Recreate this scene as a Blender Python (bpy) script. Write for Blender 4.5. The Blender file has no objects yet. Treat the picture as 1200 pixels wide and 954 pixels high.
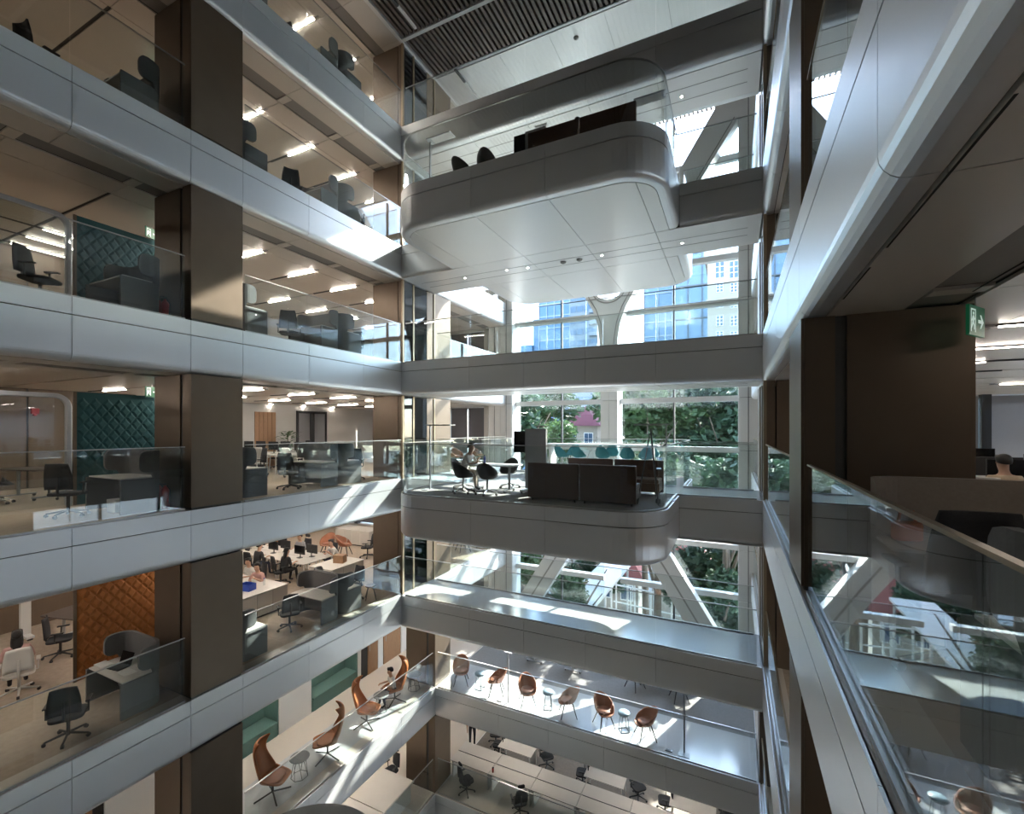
import bpy, math, random
from mathutils import Vector, Matrix

R = random.Random(11)
sc = bpy.context.scene
col = sc.collection
PI = math.pi

# ------------------------------------------------------------------ camera, sky, sun, exposure
FPX, CX, HY = 535.0, 600.0, 503.0
TH = math.atan(260 / 535)
SN, CS = math.sin(TH), math.cos(TH)
EYE = 1.71
cd = bpy.data.cameras.new('camera'); cam = bpy.data.objects.new('camera', cd); col.objects.link(cam)
cam.location = (0, 0, EYE); cam.rotation_euler = (PI / 2, 0, TH)
cd.sensor_width = 36; cd.lens = FPX / 1200 * 36; cd.shift_y = (HY - 477) / 1200
cd.clip_start = 0.05; cd.clip_end = 1500
sc.camera = cam
SUN_DIR = Vector((-0.38, -1.0, -0.703)).normalized()
w = bpy.data.worlds.new('sky'); sc.world = w; w.use_nodes = True
nt = w.node_tree; bg = nt.nodes['Background']
sky = nt.nodes.new('ShaderNodeTexSky'); sky.sky_type = 'NISHITA'; sky.sun_disc = False
sky.sun_elevation = math.asin(-SUN_DIR.z); sky.sun_rotation = math.atan2(-SUN_DIR.x, -SUN_DIR.y)
sky.air_density = 1.0; sky.dust_density = 0.6; sky.ozone_density = 2.0
hz = nt.nodes.new('ShaderNodeMix'); hz.data_type = 'RGBA'; hz.inputs[0].default_value = 0.45        # thin bright haze over the whole sky
hz.inputs[7].default_value = (2.9, 3.5, 4.3, 1)
nt.links.new(sky.outputs[0], hz.inputs[6]); nt.links.new(hz.outputs[2], bg.inputs[0]); bg.inputs[1].default_value = 0.64
sl = bpy.data.lights.new('sun', 'SUN'); sl.energy = 10.0; sl.angle = 0.012; sl.color = (1.0, 0.93, 0.82)
so = bpy.data.objects.new('sun', sl); col.objects.link(so)
so.rotation_euler = SUN_DIR.to_track_quat('-Z', 'Y').to_euler(); so.location = (20, 60, 60)
vs = sc.view_settings; vs.view_transform = 'Standard'; vs.look = 'None'; vs.gamma = 1.0
vs.use_curve_mapping = False; vs.exposure = 1.85
cy = sc.cycles
cy.max_bounces = 10; cy.diffuse_bounces = 5; cy.glossy_bounces = 4; cy.transmission_bounces = 4
cy.transparent_max_bounces = 48; cy.sample_clamp_indirect = 8.0; cy.caustics_reflective = False
cy.caustics_refractive = False; cy.use_denoising = True; cy.use_light_tree = True

# ------------------------------------------------------------------ helpers
LV = dict(A=12.08, B=8.0, C=4.0, D=0.0, E=-4.0, F=-8.17, G=-12.24, H=-16.4)
UP = dict(A=16.22, B=12.08, C=8.0, D=4.0, E=0.0, F=-4.0, G=-8.17)
SOF = 1.12                                   # soffit below the floor level above
LX, RX = -10.26, 0.62                        # atrium faces of the two wings
BY0, BY1, FY = 12.43, 14.42, 21.0            # bridge front, bridge back, facade

def pix(x, y, z=None, X=None, Y=None):
    a = (x - CX) / FPX; b = (HY - y) / FPX
    dx = a * CS - SN; dy = a * SN + CS
    t = (z - EYE) / b if z is not None else (X / dx if X is not None else Y / dy)
    return Vector((dx * t, dy * t, EYE + b * t))

def material(name, c, rough=0.5, metal=0.0, var=0.0, scale=4.0, bump=0.0, spec=0.5, emit=0.0, stretch=None, c2=None, trans=0.0):
    m = bpy.data.materials.new(name); m.use_nodes = True
    n = m.node_tree; b = n.nodes['Principled BSDF']
    b.inputs['Base Color'].default_value = (*c, 1); b.inputs['Roughness'].default_value = rough
    b.inputs['Metallic'].default_value = metal; b.inputs['Specular IOR Level'].default_value = spec
    if emit:
        b.inputs['Emission Color'].default_value = (*c, 1); b.inputs['Emission Strength'].default_value = emit
    if var or bump:
        tc = n.nodes.new('ShaderNodeTexCoord'); mp = n.nodes.new('ShaderNodeMapping')
        if stretch: mp.inputs['Scale'].default_value = stretch
        nz = n.nodes.new('ShaderNodeTexNoise'); nz.inputs['Scale'].default_value = scale; nz.inputs['Detail'].default_value = 4
        n.links.new(tc.outputs['Object'], mp.inputs[0]); n.links.new(mp.outputs[0], nz.inputs['Vector'])
        if var:
            mx = n.nodes.new('ShaderNodeMix'); mx.data_type = 'RGBA'
            d = c2 or tuple(max(0, k * (1 - var)) for k in c)
            e = c if c2 else tuple(min(1, k * (1 + var)) for k in c)
            mx.inputs[6].default_value = (*d, 1); mx.inputs[7].default_value = (*e, 1)
            n.links.new(nz.outputs['Fac'], mx.inputs[0]); n.links.new(mx.outputs[2], b.inputs['Base Color'])
        if bump:
            bp = n.nodes.new('ShaderNodeBump'); bp.inputs['Strength'].default_value = bump; bp.inputs['Distance'].default_value = 0.01
            n.links.new(nz.outputs['Fac'], bp.inputs['Height']); n.links.new(bp.outputs[0], b.inputs['Normal'])
    if trans:
        out = n.nodes['Material Output']; tr = n.nodes.new('ShaderNodeBsdfTranslucent'); tr.inputs[0].default_value = (*c, 1)
        ms = n.nodes.new('ShaderNodeMixShader'); ms.inputs[0].default_value = trans
        n.links.new(b.outputs[0], ms.inputs[1]); n.links.new(tr.outputs[0], ms.inputs[2]); n.links.new(ms.outputs[0], out.inputs[0])
    return m

def glass_material(name, tint=(0.93, 0.955, 0.95), boost=1.0):
    m = bpy.data.materials.new(name); m.use_nodes = True
    n = m.node_tree; n.nodes.clear()
    out = n.nodes.new('ShaderNodeOutputMaterial'); tr = n.nodes.new('ShaderNodeBsdfTransparent'); gl = n.nodes.new('ShaderNodeBsdfGlossy')
    tr.inputs[0].default_value = (*tint, 1); gl.inputs['Roughness'].default_value = 0.0; gl.inputs[0].default_value = (0.95, 0.98, 1, 1)
    fr = n.nodes.new('ShaderNodeFresnel'); ge = n.nodes.new('ShaderNodeNewGeometry')
    ma = n.nodes.new('ShaderNodeMath'); ma.operation = 'MULTIPLY_ADD'           # 1.5 in front, 1/1.5 from behind: same reflectance both ways
    n.links.new(ge.outputs['Backfacing'], ma.inputs[0]); ma.inputs[1].default_value = 1 / 1.5 - 1.5; ma.inputs[2].default_value = 1.5
    n.links.new(ma.outputs[0], fr.inputs[0])
    mb = n.nodes.new('ShaderNodeMath'); mb.operation = 'MULTIPLY'; mb.use_clamp = True; mb.inputs[1].default_value = boost
    n.links.new(fr.outputs[0], mb.inputs[0])
    ms = n.nodes.new('ShaderNodeMixShader'); n.links.new(mb.outputs[0], ms.inputs[0])
    n.links.new(tr.outputs[0], ms.inputs[1]); n.links.new(gl.outputs[0], ms.inputs[2]); n.links.new(ms.outputs[0], out.inputs[0])
    return m

M = {}
M['fascia'] = material('fascia_satin_aluminium', (0.79, 0.80, 0.82), 0.38, 0.65, 0.03, 0.6)
M['backing'] = material('dark_joint_backing', (0.10, 0.10, 0.10), 0.8, var=0.1)
M['soffit'] = material('soffit_satin_panel', (0.80, 0.79, 0.78), 0.32, 0.35, 0.03, 0.5)
M['ceil'] = material('office_ceiling_panel', (0.66, 0.62, 0.57), 0.34, 0.15, 0.04, 0.5)
M['diffuser'] = material('perforated_ceiling_strip', (0.30, 0.29, 0.28), 0.6, 0.0, 0.1, 60)
M['bronze'] = material('brown_bronze_panel', (0.165, 0.125, 0.092), 0.42, 0.6, 0.08, 3.0)
M['bronze_trim'] = material('brass_edge_trim', (0.32, 0.25, 0.17), 0.35, 0.7, 0.08, 3.0)
M['carpet'] = material('office_grey_beige_carpet', (0.40, 0.325, 0.255), 0.95, 0.0, 0.22, 9.0, 0.3)
M['carpet_grey'] = material('grey_carpet', (0.24, 0.235, 0.23), 0.95, 0.0, 0.15, 14.0, 0.3)
M['stone'] = material('polished_pale_floor', (0.66, 0.67, 0.69), 0.13, 0.15, 0.05, 1.2)
M['cream'] = material('cream_floor_tile', (0.66, 0.60, 0.53), 0.25, 0.0, 0.05, 1.0)
M['white'] = material('white_paint', (0.72, 0.72, 0.71), 0.5, 0.0, 0.03, 1.0)
M['wallbrown'] = material('brown_wall_panel', (0.16, 0.115, 0.08), 0.5, 0.0, 0.12, 2.0, 0, 0.5, 0, (6, 6, 0.6))
M['wallgrey'] = material('pale_grey_wall', (0.50, 0.49, 0.47), 0.7, 0.0, 0.05, 2.0)
M['slat'] = material('dark_bronze_slat', (0.13, 0.105, 0.09), 0.5, 0.1, 0.1, 3.0)
M['void'] = material('black_roof_void', (0.02, 0.02, 0.02), 0.9, var=0.1)
M['glass'] = glass_material('clear_balustrade_glass')
M['winglass'] = glass_material('window_glass', (0.90, 0.94, 0.95))
M['darkglass'] = glass_material('dark_door_glass', (0.22, 0.24, 0.25), 1.3)
M['alu'] = material('white_aluminium', (0.66, 0.66, 0.65), 0.4, 0.0, 0.03, 2.0)
M['mullion'] = material('dark_mullion', (0.06, 0.065, 0.07), 0.4, 0.3, 0.05, 2.0)
M['steel'] = material('brushed_steel', (0.45, 0.45, 0.45), 0.3, 0.8, 0.05, 30)
M['blind'] = material('grey_roller_blind', (0.50, 0.52, 0.55), 0.9, 0.0, 0.06, 30, trans=0.6)
M['nblind'] = material('grey_window_blind', (0.36, 0.37, 0.40), 0.9, 0.0, 0.06, 30, trans=0.2)
M['dblind'] = material('dark_roller_blind', (0.13, 0.13, 0.145), 0.9, 0.0, 0.06, 30, trans=0.1)
M['black'] = material('black_plastic', (0.022, 0.022, 0.024), 0.5, 0.0, 0.2, 20)
M['lamp'] = material('lit_diffuser_strip', (1.0, 0.90, 0.79), 0.5, emit=34.0)
M['lampdim'] = material('softly_lit_diffuser_strip', (1.0, 0.88, 0.76), 0.5, emit=12.0)
M['carpet_dark'] = material('dark_office_carpet', (0.21, 0.185, 0.16), 0.95, 0.0, 0.2, 9.0, 0.3)
M['spot'] = material('lit_spot_lens', (1.0, 0.92, 0.82), 0.5, emit=30.0)

def V(p): return Vector(p)

class MB:
    def __init__(s): s.v = []; s.f = []
    def add(s, vs, fs, T=None):
        k = len(s.v)
        s.v += [tuple(T @ Vector(p)) if T else tuple(p) for p in vs]
        s.f += [tuple(k + i for i in f) for f in fs]
        return s
    def box(s, x0, x1, y0, y1, z0, z1, T=None):
        vs = [(x, y, z) for z in (z0, z1) for y in (y0, y1) for x in (x0, x1)]
        return s.add(vs, [(0, 2, 3, 1), (4, 5, 7, 6), (0, 1, 5, 4), (2, 6, 7, 3), (0, 4, 6, 2), (1, 3, 7, 5)], T)
    def cbox(s, c, d, T=None):
        return s.box(c[0] - d[0] / 2, c[0] + d[0] / 2, c[1] - d[1] / 2, c[1] + d[1] / 2, c[2] - d[2] / 2, c[2] + d[2] / 2, T)
    def prism(s, poly, z0, z1, T=None, holes=False):
        n = len(poly)
        vs = [(p[0], p[1], z0) for p in poly] + [(p[0], p[1], z1) for p in poly]
        fs = [tuple(range(n))[::-1], tuple(range(n, 2 * n))] + [(i, (i + 1) % n, n + (i + 1) % n, n + i) for i in range(n)]
        return s.add(vs, fs, T)
    def sweep(s, path, prof, closed=False, caps=True, T=None):
        # path: (x, y) points; prof: closed loop of (n, z), n measured to the right-hand side of travel
        P = [Vector((p[0], p[1])) for p in path]; N = []
        m = len(P)
        for i in range(m):
            a = P[i - 1] if (i or closed) else None; b = P[(i + 1) % m] if (i < m - 1 or closed) else None
            d1 = (P[i] - a).normalized() if a is not None else None
            d2 = (b - P[i]).normalized() if b is not None else None
            d1 = d1 or d2; d2 = d2 or d1
            n1 = Vector((d1.y, -d1.x)); n2 = Vector((d2.y, -d2.x)); q = (n1 + n2)
            q = q / max(0.2, (1 + n1.dot(n2)))
            N.append(q)
        k = len(prof); vs = []; fs = []
        for i in range(m):
            for (a, z) in prof: vs.append((P[i].x + N[i].x * a, P[i].y + N[i].y * a, z))
        for i in range(m if closed else m - 1):
            j = (i + 1) % m
            for t in range(k): fs.append((i * k + t, i * k + (t + 1) % k, j * k + (t + 1) % k, j * k + t))
        if caps and not closed: fs += [tuple(range(k))[::-1], tuple(range((m - 1) * k, m * k))]
        return s.add(vs, fs, T)
    def tube(s, pts, r, n=8, T=None, r2=None):
        pts = [Vector(p) for p in pts]; vs = []; fs = []; m = len(pts)
        up = None
        for i, p in enumerate(pts):
            d = (pts[min(i + 1, m - 1)] - pts[max(i - 1, 0)]).normalized()
            if up is None: up = Vector((0, 0, 1)) if abs(d.z) < 0.9 else Vector((1, 0, 0))
            a = d.cross(up).normalized(); b = a.cross(d).normalized(); up = b
            rr = r if r2 is None else r + (r2 - r) * i / (m - 1)
            for t in range(n):
                q = 2 * PI * t / n; vs.append(p + a * math.cos(q) * rr + b * math.sin(q) * rr)
        for i in range(m - 1):
            for t in range(n): fs.append((i * n + t, i * n + (t + 1) % n, (i + 1) * n + (t + 1) % n, (i + 1) * n + t))
        fs += [tuple(range(n))[::-1], tuple(range((m - 1) * n, m * n))]
        return s.add(vs, fs, T)
    def lathe(s, prof, n=20, c=(0, 0, 0), T=None):
        vs = []; fs = []; k = len(prof)
        for t in range(n):
            q = 2 * PI * t / n
            for (r, z) in prof: vs.append((c[0] + r * math.cos(q), c[1] + r * math.sin(q), c[2] + z))
        for t in range(n):
            u = (t + 1) % n
            for i in range(k - 1): fs.append((t * k + i, u * k + i, u * k + i + 1, t * k + i + 1))
        if prof[0][0] > 1e-6: fs.append(tuple(t * k for t in range(n))[::-1])
        if prof[-1][0] > 1e-6: fs.append(tuple(t * k + k - 1 for t in range(n)))
        return s.add(vs, fs, T)
    def grid(s, rows, T=None, closed=False):
        k = len(rows[0]); vs = [p for r in rows for p in r]; fs = []
        for i in range(len(rows) - 1):
            for t in range(k if closed else k - 1): fs.append((i * k + t, i * k + (t + 1) % k, (i + 1) * k + (t + 1) % k, (i + 1) * k + t))
        return s.add(vs, fs, T)
    def mesh(s, name='mesh', mat=None, smooth=False):
        me = bpy.data.meshes.new(name); me.from_pydata([tuple(p) for p in s.v], [], s.f)
        if mat is not None: me.materials.append(M[mat] if isinstance(mat, str) else mat)
        if smooth:
            for p in me.polygons: p.use_smooth = True
        me.update(); return me
    def obj(s, name, mat, parent=None, smooth=False, **kw):
        return place(name, s.mesh(name, mat, smooth), parent, **kw)

def place(name, me, parent=None, loc=None, rz=0, kind=None, label=None, cat=None, group=None, solid=0, bevel=0, sub=0, auto=None):
    o = bpy.data.objects.new(name, me); col.objects.link(o)
    if parent is not None: o.parent = parent
    if loc is not None: o.location = loc
    if rz: o.rotation_euler = (0, 0, rz)
    tag(o, kind, label, cat, group)
    if solid:
        md = o.modifiers.new('thickness', 'SOLIDIFY'); md.thickness = solid; md.offset = 0
    if bevel:
        md = o.modifiers.new('edge', 'BEVEL'); md.width = bevel; md.segments = 2; md.limit_method = 'ANGLE'
    if sub:
        md = o.modifiers.new('smooth', 'SUBSURF'); md.levels = sub; md.render_levels = sub
    return o

def tag(o, kind=None, label=None, cat=None, group=None):
    if kind: o['kind'] = kind
    if label: o['label'] = label
    if cat: o['category'] = cat
    if group: o['group'] = group
    return o

def thing(name, label, cat, loc=(0, 0, 0), rz=0, group=None, kind=None):
    return place(name, None, None, loc, rz, kind, label, cat, group)

def copy_tree(o, parent=None):
    c = o.copy(); col.objects.link(c); c.parent = parent
    for ch in [k for k in o.children]: copy_tree(ch, c)
    return c

def stand(proto, used, loc, rz, label=None, group=None):
    """the first call moves the prototype itself, later calls place copies of it and its parts"""
    o = proto if not used.get(proto.name) else copy_tree(proto)
    used[proto.name] = True
    o.location = loc; o.rotation_euler = (0, 0, rz)
    if label: o['label'] = label
    if group: o['group'] = group
    return o

def clip_poly(poly, axis, lo, hi):
    for sgn, lim in ((1, lo), (-1, hi)):
        out = []
        for i in range(len(poly)):
            a, b = poly[i - 1], poly[i]
            fa, fb = sgn * (a[axis] - lim), sgn * (b[axis] - lim)
            if (fa >= 0) != (fb >= 0):
                t = fa / (fa - fb); out.append(tuple(a[k] + (b[k] - a[k]) * t for k in (0, 1)))
            if fb >= 0: out.append(tuple(b))
        poly = out
        if len(poly) < 3: return []
    return poly

def arc(cx, cy_, r, a0, a1, n=8):
    return [(cx + r * math.cos(math.radians(a0 + (a1 - a0) * i / n)), cy_ + r * math.sin(math.radians(a0 + (a1 - a0) * i / n))) for i in range(n + 1)]

TRIM = [0]
def trim_name():
    TRIM[0] += 1; return 'trim_%d' % TRIM[0]

M['skin'] = material('skin', (0.50, 0.30, 0.21), 0.55, 0.0, 0.06, 6)
M['hair'] = material('black_hair', (0.012, 0.010, 0.010), 0.5, 0.0, 0.3, 40)
M['shoe'] = material('dark_shoe', (0.03, 0.03, 0.03), 0.5, 0.0, 0.2, 8)
# people ------------------------------------------------------------
def skin_body(name, J, bones, zones, cols):
    """J: joint -> (position, radius); one continuous skinned mesh, material slots by zone"""
    names = list(J); idx = {k: i for i, k in enumerate(names)}
    me = bpy.data.meshes.new(name); me.from_pydata([J[k][0] for k in names], [(idx[a], idx[b]) for a, b in bones], [])
    o = bpy.data.objects.new(name, me); col.objects.link(o)
    md = o.modifiers.new('skin', 'SKIN'); md.use_smooth_shade = True
    for i, k in enumerate(names):
        r = J[k][1]; sv = me.skin_vertices[0].data[i]; sv.radius = (r, r) if not isinstance(r, tuple) else r; sv.use_root = (k == 'pelvis')
    o.modifiers.new('sub', 'SUBSURF').levels = 1
    dg = bpy.context.evaluated_depsgraph_get(); out = bpy.data.meshes.new_from_object(o.evaluated_get(dg))
    bpy.data.objects.remove(o); out.name = name; out.materials.clear()
    for c in cols: out.materials.append(M[c])
    seg = [(Vector(J[a][0]), Vector(J[b][0]), zones.get(b, 0)) for a, b in bones]
    for p in out.polygons:
        c = p.center; best = None
        for a, b, zn in seg:
            ab = b - a; t = max(0, min(1, (c - a).dot(ab) / max(1e-9, ab.dot(ab)))); d = (a + ab * t - c).length
            if best is None or d < best[0]: best = (d, zn)
        p.material_index = best[1]; p.use_smooth = True
    return out

def pose(kind):
    J = {}; B = []; Zn = {}
    def j(n, p, r, par=None, z=0):
        J[n] = (p, r); Zn[n] = z
        if par: B.append((par, n))
    # zones: 0 shirt, 1 trousers, 2 skin, 3 shoes.  faces -y
    sit = kind != 'stand'
    hz = .52 if sit else .93
    lean = {'type': .10, 'lean': .22, 'stand': .0}[kind]
    j('pelvis', (0, 0, hz), (.155, .12), None, 1)
    j('waist', (0, -.02, hz + .16), (.145, .105), 'pelvis', 0); j('chest', (0, -lean * .6, hz + .34), (.165, .115), 'waist', 0)
    j('collar', (0, -lean * .9, hz + .47), (.10, .08), 'chest', 0); j('neck', (0, -lean, hz + .54), .052, 'collar', 2)
    j('jaw', (0, -lean - .035, hz + .605), (.062, .066), 'neck', 2); j('skull', (0, -lean - .03, hz + .70), (.078, .095), 'jaw', 2); j('crown', (0, -lean - .02, hz + .765), (.055, .07), 'skull', 2)
    j('nose', (0, -lean - .135, hz + .655), .013, 'jaw', 2)
    for s, q in ((-1, 'l'), (1, 'r')):
        j(q + 'sh', (s * .175, -lean * .85, hz + .43), .062, 'chest', 0)
        if kind == 'stand':
            el, wr, dr = (s * .235, .02, hz + .15), (s * .24, -.06, hz - .08), Vector((0, -.02, -1))
        elif kind == 'type':
            el, wr, dr = (s * .25, -.10, hz + .19), (s * .16, -.36, hz + .24), Vector((-s * .2, -1, -.05))
        else:
            el, wr, dr = (s * .24, -.30, hz + .22), (s * .07, -.44, hz + .36 if s > 0 else hz + .25), Vector((-s * .4, -.6, .4))
        j(q + 'el', el, .043, q + 'sh', 0); j(q + 'wr', wr, .030, q + 'el', 2)
        w0 = Vector(wr); dr.normalize(); sd = dr.cross(Vector((0, 0, 1))) if abs(dr.z) < .9 else Vector((0, 1, 0)); sd.normalize()
        j(q + 'palm', tuple(w0 + dr * .06), (.034, .018), q + 'wr', 2)
        for k, (o_, ln) in enumerate(((-.027, .062), (-.009, .072), (.009, .068), (.026, .052))):
            b0 = w0 + dr * .085 + sd * o_
            j('%sf%d' % (q, k), tuple(b0), .0095, q + 'palm', 2); j('%sg%d' % (q, k), tuple(b0 + dr * ln * .6 + Vector((0, 0, -.008))), .008, '%sf%d' % (q, k), 2); j('%sh%d' % (q, k), tuple(b0 + dr * ln + Vector((0, 0, -.026))), .007, '%sg%d' % (q, k), 2)
        j(q + 't1', tuple(w0 + dr * .04 - sd * .042 * s), .011, q + 'palm', 2); j(q + 't2', tuple(w0 + dr * .085 - sd * .055 * s), .009, q + 't1', 2)
        j(q + 'hip', (s * .09, 0, hz - .03), .095, 'pelvis', 1)
        if sit:
            j(q + 'kn', (s * .12, -.42, hz - .02), .062, q + 'hip', 1); j(q + 'an', (s * .12, -.40 + .06 * s, .09), .040, q + 'kn', 1); j(q + 'toe', (s * .13, -.55 + .06 * s, .04), .036, q + 'an', 3)
        else:
            j(q + 'kn', (s * .10, -.02, .50), .060, q + 'hip', 1); j(q + 'an', (s * .10, .02, .09), .040, q + 'kn', 1); j(q + 'toe', (s * .11, -.14, .04), .036, q + 'an', 3)
    return J, B, Zn, (0, -lean - .03, hz)
POSES = {}
M['eye'] = material('dark_eye', (0.02, 0.015, 0.012), 0.3, 0, 0.1, 5)
M['lip'] = material('lip', (0.36, 0.14, 0.11), 0.5, 0, 0.1, 5)
def body_mesh(kind, shirt, trousers):
    key = (kind, shirt, trousers)
    if key not in POSES:
        J, B, Zn, hd = pose(kind); POSES[key] = (skin_body('body', J, B, Zn, [shirt, trousers, 'skin', 'shoe']), hd)
    return POSES[key]
def make_person(label, kind, shirt, trousers, loc, rz, hair='short', group=None):
    me, hd = body_mesh(kind, shirt, trousers)
    e = thing('person', label, 'person', loc, rz, group)
    place('body', me, e)
    hx, hy, hz = hd[0], hd[1], hd[2]
    m = MB(); rows = []
    for i in range(8):
        t = i / 7 * PI * .62
        rows.append([(math.cos(a) * .086 * math.sin(t + .02), .015 + math.sin(a) * .104 * math.sin(t + .02) + (.012 if math.sin(a) > 0 else -.005), .715 + .092 * math.cos(t) * (1.0) - (.03 * max(0, math.sin(a)) * (t / 2) if i > 3 else 0) + (.055 if (math.sin(a) < -.35 and i > 4) else 0)) for a in [2 * PI * k / 16 for k in range(16)]])
    m.grid([[(x + hx, y + hy, z + hz) for x, y, z in r_] for r_ in rows], closed=True).obj('hair', 'hair', e, True, solid=.012)
    if hair == 'long':
        MB().grid([[(hx + w_ * q, hy + .075 + .02 * i - .05 * abs(q) ** 2, hz + .72 - .075 * i) for q in (-1, -.5, 0, .5, 1)] for i, w_ in enumerate((.075, .085, .09, .085, .06))]).obj('hair_length', 'hair', e, True, solid=.03)
    if hair == 'bun': MB().lathe([(0, -.045), (.035, -.03), (.045, 0), (.035, .03), (0, .045)], 10, (hx, hy + .10, hz + .76)).obj('hair_bun', 'hair', e, True)
    for s in (-1, 1):
        MB().lathe([(0, -.008), (.009, 0), (0, .008)], 8, (hx + s * .031, hy - .078, hz + .69)).obj('eye', 'eye', e)
        MB().lathe([(0, -.024), (.010, -.01), (.012, .008), (0, .024)], 8, (hx + s * .077, hy + .005, hz + .675)).obj('ear', 'skin', e, True)
    MB().cbox((hx, hy - .082, hz + .615), (.042, .012, .010)).obj('mouth', 'lip', e)
    return e
for nm, c in (('sh_white', (.62, .60, .57)), ('sh_cream', (.52, .42, .30)), ('sh_black', (.03, .03, .033)), ('sh_orange', (.50, .20, .05)), ('sh_pink', (.55, .33, .30)), ('sh_blue', (.16, .22, .34)), ('tr_black', (.022, .022, .025)), ('tr_navy', (.04, .05, .09)), ('tr_beige', (.45, .38, .31)), ('sh_grey', (.30, .30, .32))):
    M[nm] = material(nm, c, .85, 0, .12, 20, .15)
for kd_, sh_, tr_ in (('type', 'sh_pink', 'tr_black'), ('type', 'sh_white', 'tr_black'), ('lean', 'sh_pink', 'tr_navy'), ('type', 'sh_black', 'tr_black'), ('type', 'sh_orange', 'tr_navy'), ('type', 'sh_grey', 'tr_black'), ('lean', 'sh_white', 'tr_navy'),
                      ('type', 'sh_black', 'tr_navy'), ('type', 'sh_pink', 'tr_navy'), ('lean', 'sh_white', 'tr_beige'), ('type', 'sh_white', 'tr_navy'), ('stand', 'sh_black', 'tr_black'), ('type', 'sh_cream', 'tr_black'), ('lean', 'sh_white', 'tr_black')):
    body_mesh(kd_, sh_, tr_)
# ------------------------------------------------------------------ building shell
WORDS = dict(A='top gallery', B='upper-balcony level', C='middle-bridge level', D='lower-balcony level', E='glossy-bridge level', F='lounge level', G='lowest level')
HR = [(0.0, -0.32)] + [(0.0, -0.98)] + [(-0.13 + 0.13 * math.cos(a), -0.98 - 0.13 * math.sin(a)) for a in (0.3, 0.6, 0.9, 1.2, 1.5708)] + [(-0.24, -1.11), (-0.24, -1.09), (-0.06, -1.0), (-0.03, -0.32)]
LR = [(0.0, 0.0), (0.0, -0.303), (-0.03, -0.303), (-0.03, 0.0)]

def fascia(runs, z, level, closed_back=False):
    """runs: list of paths (right-hand side faces the void); one upper and one lower panel per run"""
    e = place(trim_name(), None, None, (0, 0, 0), 0, 'structure')
    for run in runs:
        p = [Vector(q) for q in run]
        d0 = (p[1] - p[0]).normalized(); d1 = (p[-1] - p[-2]).normalized()
        p[0] = p[0] + d0 * 0.004; p[-1] = p[-1] - d1 * 0.004
        for prof in (LR, HR):
            MB().sweep(p, [(a, zz + z) for a, zz in prof]).obj('panel', 'fascia', e, smooth=False)
    return e

YJR = [-5.0, -1.1, 0.3, 2.74, 5.68, 6.81, 8.64, 10.65, 12.43]
YJ = [-5.0, -3.0, -1.1, 0.8, 1.9, 3.76, 5.68, 6.81, 8.64, 10.65, 12.43]
YJ2 = [12.43, 14.42, 15.5, 17.3, 19.1, 20.4]
def wing_x(side, d): return LX - d if side == 'L' else RX + d
GAP = {}
def balustrade(runs, z, label, h=1.33, inset=0.07, cap='steel', name='glass_balustrade', group=None, mat='glass'):
    e = thing(name, label, 'balustrade', (0, 0, 0), 0, group)
    for run in runs:
        p = [Vector(q) for q in run]
        d0 = (p[1] - p[0]).normalized(); d1 = (p[-1] - p[-2]).normalized()
        p[0] = p[0] + d0 * 0.006; p[-1] = p[-1] - d1 * 0.006
        MB().sweep(p, [(-inset, z), (-inset, z + h), (-inset - 0.016, z + h), (-inset - 0.016, z)]).obj('glass_pane', mat, e)
    p = [q for r_ in runs for q in (r_ if r_ is runs[0] else r_[1:])]
    MB().sweep(p, [(-inset + 0.008, z + h), (-inset + 0.008, z + h + 0.018), (-inset - 0.024, z + h + 0.018), (-inset - 0.024, z + h)]).obj('handrail', cap, e)
    MB().sweep(p, [(-inset + 0.012, z), (-inset + 0.012, z + 0.035), (-inset - 0.028, z + 0.035), (-inset - 0.028, z)]).obj('base_channel', 'steel', e)
    return e

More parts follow.
